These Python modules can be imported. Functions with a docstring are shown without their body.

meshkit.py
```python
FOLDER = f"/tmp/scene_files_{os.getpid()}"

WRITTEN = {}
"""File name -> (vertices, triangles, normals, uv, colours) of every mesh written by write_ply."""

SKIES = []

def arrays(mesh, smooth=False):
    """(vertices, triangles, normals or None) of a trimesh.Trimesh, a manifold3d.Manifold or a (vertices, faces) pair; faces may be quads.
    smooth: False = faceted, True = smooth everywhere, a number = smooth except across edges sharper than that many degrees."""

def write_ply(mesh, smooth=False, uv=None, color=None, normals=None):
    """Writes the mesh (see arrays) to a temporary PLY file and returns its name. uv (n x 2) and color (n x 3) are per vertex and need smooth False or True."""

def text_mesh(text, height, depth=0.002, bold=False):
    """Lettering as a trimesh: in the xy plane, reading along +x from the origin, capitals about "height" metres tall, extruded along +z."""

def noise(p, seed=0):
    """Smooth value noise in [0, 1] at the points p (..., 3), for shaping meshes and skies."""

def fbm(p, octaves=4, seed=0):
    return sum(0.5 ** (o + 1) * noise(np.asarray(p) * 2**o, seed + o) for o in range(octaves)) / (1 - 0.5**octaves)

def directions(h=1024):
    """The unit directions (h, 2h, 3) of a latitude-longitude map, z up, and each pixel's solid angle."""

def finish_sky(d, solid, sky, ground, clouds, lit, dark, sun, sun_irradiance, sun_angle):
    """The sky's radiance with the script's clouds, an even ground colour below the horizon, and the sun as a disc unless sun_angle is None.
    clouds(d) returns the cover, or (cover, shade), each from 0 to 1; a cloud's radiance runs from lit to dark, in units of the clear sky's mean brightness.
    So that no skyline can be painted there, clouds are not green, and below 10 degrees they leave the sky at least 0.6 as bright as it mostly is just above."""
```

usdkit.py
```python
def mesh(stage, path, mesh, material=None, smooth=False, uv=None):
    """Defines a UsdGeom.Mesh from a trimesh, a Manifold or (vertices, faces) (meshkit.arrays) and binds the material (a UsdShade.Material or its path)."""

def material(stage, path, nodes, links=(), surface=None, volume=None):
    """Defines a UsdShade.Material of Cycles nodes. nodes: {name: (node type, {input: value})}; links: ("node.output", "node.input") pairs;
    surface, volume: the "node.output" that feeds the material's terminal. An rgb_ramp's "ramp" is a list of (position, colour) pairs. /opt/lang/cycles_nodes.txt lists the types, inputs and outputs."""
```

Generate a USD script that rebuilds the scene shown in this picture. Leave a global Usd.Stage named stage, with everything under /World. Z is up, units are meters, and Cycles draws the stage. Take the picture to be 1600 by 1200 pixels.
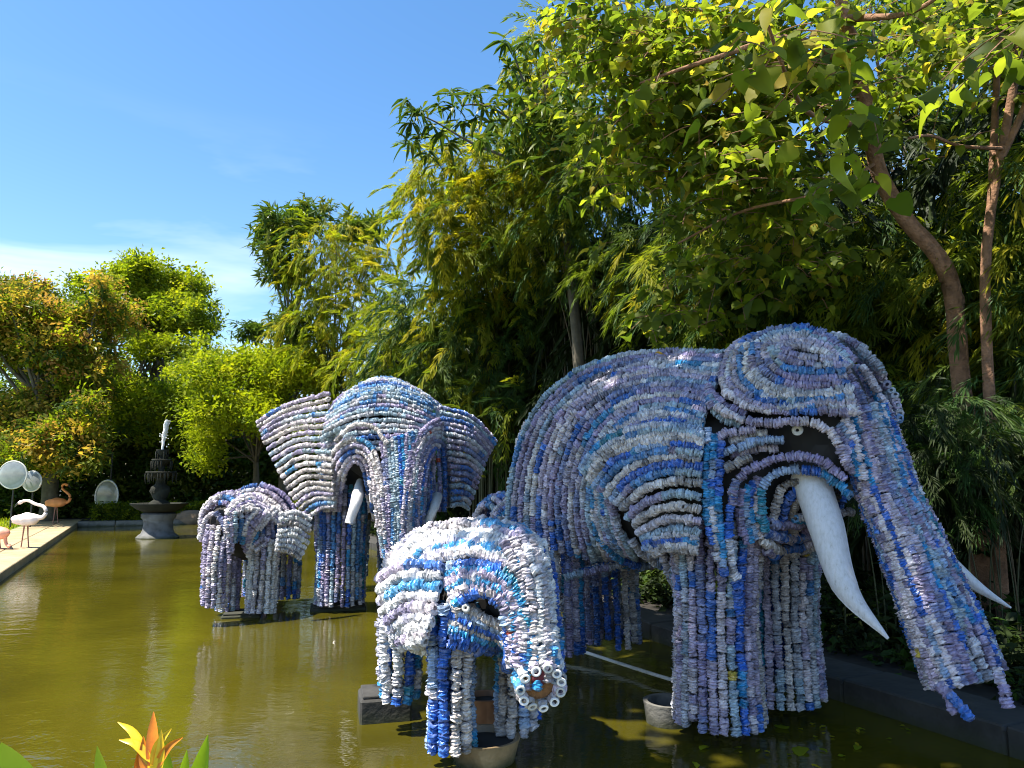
import math, random
import numpy as np, trimesh, usdkit, meshkit, shapely
from shapely.geometry import Polygon
from scipy.spatial.transform import Rotation
from pxr import Usd, UsdGeom, UsdLux, UsdShade, Gf, Sdf, Vt

stage = Usd.Stage.CreateInMemory()
UsdGeom.Xform.Define(stage, '/World')
# ------------------------------------------------------------------ camera, sky, sun, exposure
EYE, FPX, PITCH = np.array([0, 0, 1.7]), 1150.0, math.radians(7.2)
cam = UsdGeom.Camera.Define(stage, '/World/camera')
cam.CreateHorizontalApertureAttr(36.0)
cam.CreateFocalLengthAttr(36.0 * FPX / 1600)
cam.CreateExposureAttr(1.38)
cam.AddTranslateOp().Set(Gf.Vec3d(0, 0, 1.7))
cam.AddRotateXYZOp().Set(Gf.Vec3f(90 + 7.2, 0, 0))
SUN_EL, SUN_AZ = math.radians(62), math.radians(-112)
SUN = np.array([math.cos(SUN_EL) * math.sin(SUN_AZ), math.cos(SUN_EL) * math.cos(SUN_AZ), math.sin(SUN_EL)])
sky_mat = usdkit.material(stage, '/World/Looks/sky', {
    "s": ("sky_texture", {"sky_type": "single_scattering", "sun_disc": False, "sun_elevation": SUN_EL, "sun_rotation": SUN_AZ, "air_density": 1.15, "aerosol_density": 0.7, "ozone_density": 1.6}),
    "h": ("hsv", {"saturation": 1.27, "value": 1.0}),
    "tc": ("texture_coordinate", {}), "sx": ("separate_xyz", {}),
    "mp": ("mapping", {"scale": (1.0, 1.0, 4.0)}),
    "n": ("noise_texture", {"scale": 2.6, "detail": 6.0, "roughness": 0.55, "distortion": 0.4}),
    "cr": ("map_range", {"from_min": 0.46, "from_max": 0.80, "to_min": 0.0, "to_max": 1.0, "clamp": True}),
    "lo": ("map_range", {"from_min": 0.10, "from_max": 0.44, "to_min": 0.95, "to_max": 0.0, "clamp": True}),
    "mu": ("math", {"math_type": "multiply"}),
    "mx": ("mix", {"color2": (7.0, 7.3, 7.9)}),
    "b": ("background_shader", {"strength": 0.096})},
    [("s.color", "h.color"), ("tc.generated", "sx.vector"), ("tc.generated", "mp.vector"), ("mp.vector", "n.vector"), ("n.fac", "cr.value"), ("sx.z", "lo.value"),
     ("cr.result", "mu.value1"), ("lo.result", "mu.value2"), ("mu.value", "mx.fac"), ("h.color", "mx.color1"), ("mx.color", "b.color")], surface="b.background")
dome = UsdLux.DomeLight.Define(stage, '/World/sky')
UsdShade.MaterialBindingAPI.Apply(dome.GetPrim()).Bind(sky_mat)
dome.GetPrim().SetCustomDataByKey('kind', 'structure')
sun = UsdLux.DistantLight.Define(stage, '/World/sun')
sun.CreateIntensityAttr(1.2); sun.CreateAngleAttr(0.53); sun.CreateNormalizeAttr(True); sun.CreateColorAttr(Gf.Vec3f(1.0, 0.94, 0.84))
_m = Gf.Matrix4d(); _m.SetLookAt(Gf.Vec3d(*map(float, SUN)), Gf.Vec3d(0, 0, 0), Gf.Vec3d(0, 0, 1))
sun.AddTransformOp().Set(_m.GetInverse())

# ------------------------------------------------------------------ helpers
RNG = np.random.default_rng(7)
_names = {}


def unique(path):
    n = _names.get(path, -1) + 1
    _names[path] = n
    return path if n == 0 else f'{path}_{n:03d}'


def tag(prim, label=None, category=None, group=None, kind=None):
    p = prim.GetPrim() if hasattr(prim, 'GetPrim') else prim
    for k, v in (('label', label), ('category', category), ('group', group), ('kind', kind)):
        if v:
            p.SetCustomDataByKey(k, v)
    return p


def path_of(parent):
    return '/World' if parent is None else str(parent.GetPath())


def thing(name, label, category, group=None, loc=(0, 0, 0)):
    x = UsdGeom.Xform.Define(stage, unique('/World/' + name))
    if any(loc):
        x.AddTranslateOp().Set(Gf.Vec3d(*map(float, loc)))
    return tag(x, label, category, group)


def part(name, mesh, mat, parent=None, smooth=False, tint=None):
    g = usdkit.mesh(stage, unique(path_of(parent) + '/' + name), mesh, M[mat], smooth)
    if tint is not None:
        UsdGeom.PrimvarsAPI(g).CreatePrimvar('tint', Sdf.ValueTypeNames.Color3fArray, 'vertex').Set(Vt.Vec3fArray.FromNumpy(np.asarray(tint, np.float32)))
    return g.GetPrim()


def scatter(name, protos, which, pos, quat, scale, parent):
    """One PointInstancer: protos are (mesh, material) pairs; quat is x, y, z, w."""
    path = unique(path_of(parent) + '/' + name)
    pi = UsdGeom.PointInstancer.Define(stage, path)
    targets = [usdkit.mesh(stage, f'{path}/sprig_{k:03d}', m, M[mat]).GetPath() for k, (m, mat) in enumerate(protos)]
    pi.CreatePrototypesRel().SetTargets(targets)
    pi.CreateProtoIndicesAttr(Vt.IntArray.FromNumpy(np.asarray(which, np.int32)))
    pi.CreatePositionsAttr(Vt.Vec3fArray.FromNumpy(np.asarray(pos, np.float32)))
    q = np.asarray(quat)
    pi.CreateOrientationsAttr(Vt.QuathArray([Gf.Quath(float(a[3]), float(a[0]), float(a[1]), float(a[2])) for a in q]))
    s = np.asarray(scale, np.float32)
    pi.CreateScalesAttr(Vt.Vec3fArray.FromNumpy(np.repeat(s[:, None], 3, 1) if s.ndim == 1 else s))
    tag(pi, kind='stuff')
    return pi.GetPrim()


def ray(px, py):
    px, py = np.asarray(px, float), np.asarray(py, float)
    x, y = (px - 800) / FPX, (600 - py) / FPX
    d = np.stack([x, math.cos(PITCH) - y * math.sin(PITCH) + 0 * x, math.sin(PITCH) + y * math.cos(PITCH) + 0 * x], -1)
    return d / np.linalg.norm(d, axis=-1, keepdims=True)


def at(px, py, Y):
    d = ray(px, py)
    return EYE + d * (np.asarray(Y, float) / d[..., 1])[..., None]


def ground(px, py, z=0.0):
    d = ray(px, py)
    return EYE + d * ((z - 1.7) / d[..., 2])[..., None]


def proj(p):
    p = np.asarray(p, float) - EYE
    fw = p[..., 1] * math.cos(PITCH) + p[..., 2] * math.sin(PITCH)
    up = -p[..., 1] * math.sin(PITCH) + p[..., 2] * math.cos(PITCH)
    return np.stack([800 + FPX * p[..., 0] / fw, 600 - FPX * up / fw], -1)


def spline(pts, n):
    """Catmull-Rom through pts, n points evenly along its length."""
    p = np.asarray(pts, float)
    if len(p) > 2:
        q = np.vstack([2 * p[0] - p[1], p, 2 * p[-1] - p[-2]])
        t = np.linspace(0, 1, 12, endpoint=False)[:, None]
        seg = [0.5 * (2 * q[i + 1] + (q[i + 2] - q[i]) * t + (2 * q[i] - 5 * q[i + 1] + 4 * q[i + 2] - q[i + 3]) * t**2 + (3 * q[i + 1] - q[i] - 3 * q[i + 2] + q[i + 3]) * t**3) for i in range(len(p) - 1)]
        p = np.vstack(seg + [p[-1:]])
    s = np.concatenate([[0], np.cumsum(np.linalg.norm(np.diff(p, axis=0), axis=1))])
    u = np.linspace(0, s[-1], n)
    return np.stack([np.interp(u, s, p[:, k]) for k in range(p.shape[1])], 1)


def tube(pts, radii, sides=8, cap=True, rough=0.0, seed=0):
    p = np.asarray(pts, float)
    r = np.broadcast_to(np.asarray(radii, float), len(p))
    t = np.gradient(p, axis=0)
    t /= np.linalg.norm(t, axis=1, keepdims=True) + 1e-12
    ref = np.array([0.0, 0, 1]) if abs(t[:, 2]).mean() < 0.8 else np.array([1.0, 0, 0])
    a = np.cross(t, ref); a /= np.linalg.norm(a, axis=1, keepdims=True) + 1e-12
    b = np.cross(t, a)
    th = np.arange(sides) * 2 * math.pi / sides
    rr = r[:, None] * np.ones(sides)
    if rough:
        rr = rr * (1 + rough * (np.random.default_rng(seed).random((len(p), sides)) - 0.5))
    v = (p[:, None] + rr[..., None] * (np.cos(th)[None, :, None] * a[:, None] + np.sin(th)[None, :, None] * b[:, None])).reshape(-1, 3)
    i, j = np.meshgrid(np.arange(len(p) - 1), np.arange(sides), indexing='ij')
    k = (j + 1) % sides
    f = np.stack([i * sides + j, (i + 1) * sides + j, (i + 1) * sides + k, i * sides + k], -1).reshape(-1, 4)
    f = np.vstack([f[:, [0, 2, 1]], f[:, [0, 3, 2]]])
    if cap:
        n = len(v)
        v = np.vstack([v, p[:1], p[-1:]])
        jj = np.arange(sides); kk = (jj + 1) % sides; o = (len(p) - 1) * sides
        f = np.vstack([f, np.stack([np.full(sides, n), jj, kk], 1)[:, [0, 1, 2]], np.stack([np.full(sides, n + 1), o + kk, o + jj], 1)])
    return trimesh.Trimesh(v, f, process=False)


def lathe(profile, sides=32):
    return trimesh.creation.revolve(np.asarray(profile, float), sections=sides)


def rbox(size, r=0.01, loc=(0, 0, 0), rz=0.0):
    """A box with chamfered edges."""
    import manifold3d as m3
    x, y, z = np.array(size) / 2 - r
    c = [(sx * (x + a), sy * (y + b), sz * (z + d)) for sx in (-1, 1) for sy in (-1, 1) for sz in (-1, 1) for a, b, d in ((r, 0, 0), (0, r, 0), (0, 0, r))]
    h = m3.Manifold.hull_points(np.array(c)).to_mesh()
    t = trimesh.Trimesh(h.vert_properties[:, :3], h.tri_verts, process=False)
    t.apply_transform(trimesh.transformations.rotation_matrix(rz, [0, 0, 1]))
    t.apply_translation(loc)
    return t


def cat(ms):
    return trimesh.util.concatenate(list(ms))


def quats(x, up):
    """Orientations whose local x runs along x and local z is as near up as can be."""
    x = x / np.linalg.norm(x, axis=1, keepdims=True)
    y = np.cross(up, x); y /= np.linalg.norm(y, axis=1, keepdims=True) + 1e-9
    z = np.cross(x, y)
    return Rotation.from_matrix(np.stack([x, y, z], 2)).as_quat()


# ------------------------------------------------------------------ materials
M = {}


def simple(name, color, rough=0.6, var=0.25, scale=8.0, bump=0.0, metallic=0.0, spec=0.5, bscale=None, detail=5.0):
    c = np.array(color)
    nodes = {"g": ("geometry", {}), "n": ("noise_texture", {"scale": scale, "detail": detail, "roughness": 0.6}),
             "r": ("rgb_ramp", {"ramp": [(0.25, tuple(c * (1 - var))), (0.5, tuple(c)), (0.78, tuple(np.minimum(c * (1 + var), 0.95)))]}),
             "p": ("principled_bsdf", {"roughness": rough, "metallic": metallic, "specular_ior_level": spec})}
    links = [("g.position", "n.vector"), ("n.fac", "r.fac"), ("r.color", "p.base_color")]
    if bump:
        nodes["n2"] = ("noise_texture", {"scale": bscale or scale * 4, "detail": 4.0})
        nodes["b"] = ("bump", {"strength": bump, "distance": 0.02})
        links += [("g.position", "n2.vector"), ("n2.fac", "b.height"), ("b.normal", "p.normal")]
    M[name] = usdkit.material(stage, '/World/Looks/' + name, nodes, links, surface="p.BSDF")


def leafy(name, ramp, trans=0.45, rough=0.55, gain=1.5):
    nodes = {"o": ("object_info", {}), "r": ("rgb_ramp", {"ramp": ramp}),
             "p": ("principled_bsdf", {"roughness": rough, "specular_ior_level": 0.16}),
             "tm": ("mix", {"mix_type": "multiply", "fac": 1.0, "color2": (gain, gain * 1.05, gain * 0.45)}),
             "t": ("translucent_bsdf", {}), "m": ("mix_closure", {"fac": trans})}
    M[name] = usdkit.material(stage, '/World/Looks/' + name, nodes, [("o.random", "r.fac"), ("r.color", "p.base_color"), ("r.color", "tm.color1"), ("tm.color", "t.color"), ("p.BSDF", "m.closure1"), ("t.BSDF", "m.closure2")], surface="m.closure")


M['bottle'] = usdkit.material(stage, '/World/Looks/bottle', {
    "a": ("attribute", {"attribute": "tint"}), "g": ("geometry", {}),
    "n": ("noise_texture", {"scale": 55.0, "detail": 3.0, "roughness": 0.6}),
    "b": ("bump", {"strength": 0.55, "distance": 0.012}),
    "p": ("principled_bsdf", {"roughness": 0.22, "specular_ior_level": 0.65, "coat_weight": 0.4, "coat_roughness": 0.12}),
    "t": ("translucent_bsdf", {}), "m": ("mix_closure", {"fac": 0.10})},
    [("a.color", "p.base_color"), ("g.position", "n.vector"), ("n.fac", "b.height"), ("b.normal", "p.normal"), ("a.color", "t.color"), ("p.BSDF", "m.closure1"), ("t.BSDF", "m.closure2")], surface="m.closure")
M['tusk'] = usdkit.material(stage, '/World/Looks/tusk', {
    "g": ("geometry", {}), "mp": ("mapping", {"scale": (10.0, 10.0, 4.0)}), "n": ("noise_texture", {"scale": 6.0, "detail": 6.0, "roughness": 0.65}),
    "r": ("rgb_ramp", {"ramp": [(0.26, (0.34, 0.31, 0.27)), (0.38, (0.56, 0.55, 0.54)), (0.6, (0.66, 0.65, 0.66)), (0.8, (0.60, 0.60, 0.64))]}),
    "b": ("bump", {"strength": 0.35, "distance": 0.02}), "p": ("principled_bsdf", {"roughness": 0.42})},
    [("g.position", "mp.vector"), ("mp.vector", "n.vector"), ("n.fac", "r.fac"), ("r.color", "p.base_color"), ("n.fac", "b.height"), ("b.normal", "p.normal")], surface="p.BSDF")
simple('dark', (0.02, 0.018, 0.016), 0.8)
simple('stone_slab', (0.36, 0.275, 0.15), 0.85, 0.35, 2.6, 0.35)
simple('concrete', (0.20, 0.19, 0.17), 0.9, 0.4, 4.0, 0.4)
simple('concrete_dark', (0.055, 0.052, 0.045), 0.85, 0.45, 4.0, 0.4)
simple('fountain_stone', (0.20, 0.20, 0.19), 0.8, 0.35, 5.0, 0.35)
simple('moss', (0.012, 0.013, 0.007), 0.95, 0.55, 7.0, 0.9, bscale=22)
simple('soil', (0.022, 0.018, 0.013), 0.95, 0.4, 3.0, 0.5)
simple('grass', (0.09, 0.16, 0.02), 0.9, 0.4, 3.0, 0.5)
simple('terracotta', (0.24, 0.11, 0.05), 0.5, 0.3, 9.0, 0.1)
simple('glazed', (0.20, 0.14, 0.07), 0.22, 0.55, 8.0, 0.1)
simple('fibre', (0.30, 0.14, 0.05), 0.95, 0.5, 60.0, 0.9)
simple('mouth_red', (0.10, 0.012, 0.02), 0.6, 0.4, 20.0)
simple('bark', (0.23, 0.12, 0.065), 0.9, 0.55, 9.0, 1.0, bscale=34)
simple('bark_grey', (0.10, 0.085, 0.06), 0.9, 0.4, 7.0, 0.6)
simple('culm', (0.050, 0.056, 0.02), 0.5, 0.45, 5.0)
simple('culm_dry', (0.08, 0.058, 0.028), 0.6, 0.4, 5.0)
simple('white_paint', (0.80, 0.79, 0.77), 0.4, 0.05)
simple('pale_acrylic', (0.27, 0.29, 0.30), 0.12, 0.3, 3.0, spec=0.7)
simple('metal_dark', (0.05, 0.05, 0.05), 0.5, 0.3, metallic=0.4)
simple('pvc', (0.55, 0.54, 0.50), 0.4, 0.15)
simple('flamingo_white', (0.80, 0.68, 0.64), 0.55, 0.12, 6.0)
simple('flamingo_pink', (0.75, 0.33, 0.22), 0.55, 0.2, 6.0)
simple('flamingo_orange', (0.72, 0.27, 0.09), 0.55, 0.2, 6.0)
simple('flamingo_leg', (0.36, 0.16, 0.12), 0.6, 0.2)
simple('beak', (0.03, 0.03, 0.03), 0.4)
simple('petal', (0.75, 0.22, 0.01), 0.35, 0.35, 40.0)
simple('petal_yellow', (0.80, 0.50, 0.02), 0.35, 0.25, 40.0)
simple('rock', (0.22, 0.16, 0.11), 0.9, 0.4, 3.0, 0.6)


def weathered(name, color, rough=0.9):
    c = np.array(color)
    M[name] = usdkit.material(stage, '/World/Looks/' + name, {
        "g": ("geometry", {}), "n": ("noise_texture", {"scale": 5.0, "detail": 6.0, "roughness": 0.65}), "n2": ("noise_texture", {"scale": 26.0, "detail": 4.0}),
        "r": ("rgb_ramp", {"ramp": [(0.25, tuple(c * .45)), (0.5, tuple(c)), (0.78, tuple(c * 1.35))]}),
        "sx": ("separate_xyz", {}), "ad": ("math", {"math_type": "multiply_add", "value2": 0.14}), "mr": ("map_range", {"from_min": 0.07, "from_max": 0.16, "to_min": 0.9, "to_max": 0.0, "clamp": True}),
        "mx": ("mix", {"color2": (0.030, 0.034, 0.012)}), "b": ("bump", {"strength": 0.5, "distance": 0.015}), "p": ("principled_bsdf", {"roughness": rough})},
        [("g.position", "n.vector"), ("g.position", "n2.vector"), ("n.fac", "r.fac"), ("g.position", "sx.vector"), ("n.fac", "ad.value1"), ("sx.z", "ad.value3"), ("ad.value", "mr.value"), ("mr.result", "mx.fac"), ("r.color", "mx.color1"),
         ("mx.color", "p.base_color"), ("n2.fac", "b.height"), ("b.normal", "p.normal")], surface="p.BSDF")


weathered('concrete', (0.14, 0.135, 0.12))
weathered('concrete_dark', (0.040, 0.038, 0.034))
weathered('fountain_stone', (0.13, 0.13, 0.128), 0.8)
weathered('glazed', (0.20, 0.14, 0.075), 0.35)
G = lambda h, s=1.0: tuple(np.array(h) * s)
leafy('leaf_bamboo', [(0, (0.07, 0.10, 0.012)), (0.35, (0.13, 0.17, 0.016)), (0.75, (0.20, 0.22, 0.018)), (1, (0.28, 0.25, 0.02))], 0.5, gain=1.9)
leafy('leaf_bamboo_gold', [(0, (0.19, 0.20, 0.014)), (0.5, (0.30, 0.285, 0.018)), (1, (0.42, 0.34, 0.022))], 0.5, gain=1.8)
leafy('leaf_bamboo_dark', [(0, (0.025, 0.055, 0.012)), (0.5, (0.04, 0.085, 0.018)), (1, (0.08, 0.115, 0.02))], 0.3)  # bamboo leaf as it looks in shade, the shade put into its tone
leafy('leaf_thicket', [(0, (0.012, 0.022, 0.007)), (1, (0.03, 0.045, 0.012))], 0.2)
leafy('leaf_hibiscus', [(0, (0.06, 0.09, 0.014)), (0.5, (0.12, 0.155, 0.018)), (0.88, (0.22, 0.24, 0.025)), (1, (0.34, 0.24, 0.035))], 0.58, gain=2.1)
leafy('leaf_mango', [(0, (0.035, 0.07, 0.014)), (0.6, (0.07, 0.115, 0.018)), (1, (0.15, 0.16, 0.022))], 0.35, 0.35)
leafy('leaf_green', [(0, (0.08, 0.12, 0.008)), (0.5, (0.17, 0.22, 0.012)), (1, (0.28, 0.30, 0.016))], 0.5, gain=1.7)
leafy('leaf_lime', [(0, (0.18, 0.22, 0.010)), (0.5, (0.27, 0.31, 0.014)), (1, (0.38, 0.37, 0.02))], 0.5, gain=1.6)
leafy('leaf_flowering', [(0, (0.10, 0.13, 0.016)), (0.35, (0.17, 0.18, 0.02)), (0.5, (0.36, 0.25, 0.05)), (0.8, (0.50, 0.34, 0.06)), (1, (0.36, 0.18, 0.07))], 0.45)
leafy('leaf_canna', [(0, (0.22, 0.34, 0.02)), (1, (0.30, 0.38, 0.03))], 0.45)
M['water'] = usdkit.material(stage, '/World/Looks/water', {
    "g": ("geometry", {}), "mp": ("mapping", {"scale": (0.85, 1.25, 1.0), "rotation": (0.0, 0.0, 0.25)}),
    "n1": ("noise_texture", {"scale": 4.2, "detail": 4.0, "roughness": 0.6}),
    "n2": ("noise_texture", {"scale": 14.0, "detail": 2.0}),
    "ad": ("math", {"math_type": "multiply_add", "value2": 0.22}),
    "b": ("bump", {"strength": 0.16, "distance": 0.034}),
    "n3": ("noise_texture", {"scale": 0.45, "detail": 4.0}),
    "r": ("rgb_ramp", {"ramp": [(0.3, (0.034, 0.030, 0.003)), (0.7, (0.074, 0.064, 0.005))]}),
    "p": ("principled_bsdf", {"roughness": 0.03, "ior": 1.333, "specular_ior_level": 0.5})},
    [("g.position", "mp.vector"), ("mp.vector", "n1.vector"), ("mp.vector", "n2.vector"), ("n2.fac", "ad.value1"), ("n1.fac", "ad.value3"), ("ad.value", "b.height"), ("b.normal", "p.normal"),
     ("g.position", "n3.vector"), ("n3.fac", "r.fac"), ("r.color", "p.base_color")], surface="p.BSDF")
M['jet'] = usdkit.material(stage, '/World/Looks/jet', {"p": ("principled_bsdf", {"base_color": (0.85, 0.87, 0.9), "roughness": 0.15, "transmission_weight": 0.25, "ior": 1.33})}, surface="p.BSDF")

# ------------------------------------------------------------------ pond, banks and pavement
AX, AN = np.array([-0.4415, 0.897]), np.array([0.897, 0.4415])   # along the pond, across it (towards the right bank)


def pond(along, across, z=0.0):
    q = AX * along + AN * across
    return np.array([q[0], q[1], z])


PA0, PA1, PL, PR = 1.55, 29.5, -2.05, 4.84
hole = [pond(a, c)[:2] for a, c in ((PA0, PL), (PA0, PR), (PA1, PR), (PA1, PL))]
BANK = 0.15


def sheet(poly, z):
    v, f = trimesh.creation.triangulate_polygon(poly, engine='earcut')
    v = np.column_stack([v, np.full(len(v), z)])
    n = np.cross(v[f[:, 1]] - v[f[:, 0]], v[f[:, 2]] - v[f[:, 0]])[:, 2]
    f[n < 0] = f[n < 0][:, ::-1]
    return trimesh.Trimesh(v, f, process=False)


R_ = 600.0
outer = [(R_ * math.cos(t), R_ * math.sin(t)) for t in np.linspace(0, 2 * math.pi, 64, endpoint=False)]
tag(part('ground', sheet(Polygon(outer, [hole]), BANK - 0.012), 'soil'), kind='structure')
tag(part('pond_water', sheet(Polygon(hole), 0.0), 'water'), kind='structure')


def strip(name, a0, a1, c0, c1, z0, z1, mat, inset=0.0):
    c = pond((a0 + a1) / 2, (c0 + c1) / 2, (z0 + z1) / 2)
    return rbox((abs(c1 - c0), abs(a1 - a0), abs(z1 - z0)), 0.012, c, math.atan2(AN[1], AN[0]))


kerb = UsdGeom.Xform.Define(stage, '/World/right_kerb'); tag(kerb, kind='structure')
a = PA0 - 1
while a < PA1 + 1:
    part('kerb_block', strip('', a, a + 1.185, PR, PR + 0.50, -0.35, 0.165 + 0.012 * RNG.random(), 'concrete'), 'concrete_dark', kerb)
    a += 1.2
pave = UsdGeom.Xform.Define(stage, '/World/left_pavement'); tag(pave, kind='structure')
a = PA0 - 1
while a < PA1 + 1.2:
    for c0, c1 in ((PL - 0.60, PL), (PL - 1.45, PL - 0.612)):
        d = 0.25 if c0 < PL - 0.7 else 0.0
        part('paving_slab', strip('', a + d, a + d + 1.19, c0, c1, -0.35, 0.15 + 0.008 * RNG.random(), ''), 'stone_slab', pave)
    a += 1.2
far_kerb = UsdGeom.Xform.Define(stage, '/World/far_kerb'); tag(far_kerb, kind='structure')
for c in np.arange(PL, PR, 1.15):
    part('kerb_block', strip('', PA1, PA1 + 0.45, c + 0.01, c + 1.14, -0.35, 0.17 + 0.01 * RNG.random(), ''), 'concrete', far_kerb)
near_kerb = UsdGeom.Xform.Define(stage, '/World/near_kerb'); tag(near_kerb, kind='structure')
for c in np.arange(PL, PR, 1.15):
    part('kerb_block', strip('', PA0 - 0.4, PA0, c + 0.01, c + 1.14, -0.35, 0.16 + 0.01 * RNG.random(), ''), 'concrete', near_kerb)
lawn = [pond(PA0 - 3, PL - 1.46)[:2], pond(60, PL - 1.46)[:2], pond(60, PL - 26)[:2], pond(PA0 - 3, PL - 26)[:2]]
tag(part('lawn', sheet(Polygon(lawn), BANK - 0.004), 'grass'), kind='structure')
blade = trimesh.Trimesh([[-.01, 0, 0], [.01, 0, 0], [.015, 0.02, .07], [0, .05, .12]], [[0, 1, 2], [0, 2, 3]], process=False)
n = 9000
gp = np.array([pond(x, y, BANK - .01) for x, y in zip(RNG.uniform(9, 34, n), PL - 1.5 - 4.5 * RNG.random(n) ** 1.3)])
gq = Rotation.from_euler('zx', np.stack([RNG.uniform(0, 6.28, n), RNG.normal(0, .35, n)], 1)).as_quat()
grass_x = thing('lawn_grass', None, None); tag(grass_x, kind='stuff')
tag(grass_x, 'short bright grass growing beside the pale paving on the left', 'grass')
scatter('blades', [(blade, 'leaf_lime')], np.zeros(n, int), gp, gq, RNG.uniform(.7, 1.5, n), grass_x)

# ------------------------------------------------------------------ elephant sculptures: strings of crushed plastic bottles laid over a body shape


def smin(a, b, k):
    h = np.clip(.5 + .5 * (b - a) / k, 0, 1)
    return b * (1 - h) + a * h - k * h * (1 - h)


def ell(p, c, r):
    q = (p - np.array(c)) / np.array(r)
    k0 = np.linalg.norm(q, axis=-1); k1 = np.linalg.norm(q / np.array(r), axis=-1)
    return k0 * (k0 - 1) / np.maximum(k1, 1e-9)


def cone(p, a, b, ra, rb):
    a, b = np.array(a, float), np.array(b, float)
    ba = b - a
    h = np.clip(((p - a) @ ba) / (ba @ ba), 0, 1)
    return np.linalg.norm(p - a - h[..., None] * ba, axis=-1) - (ra + (rb - ra) * h)


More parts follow.
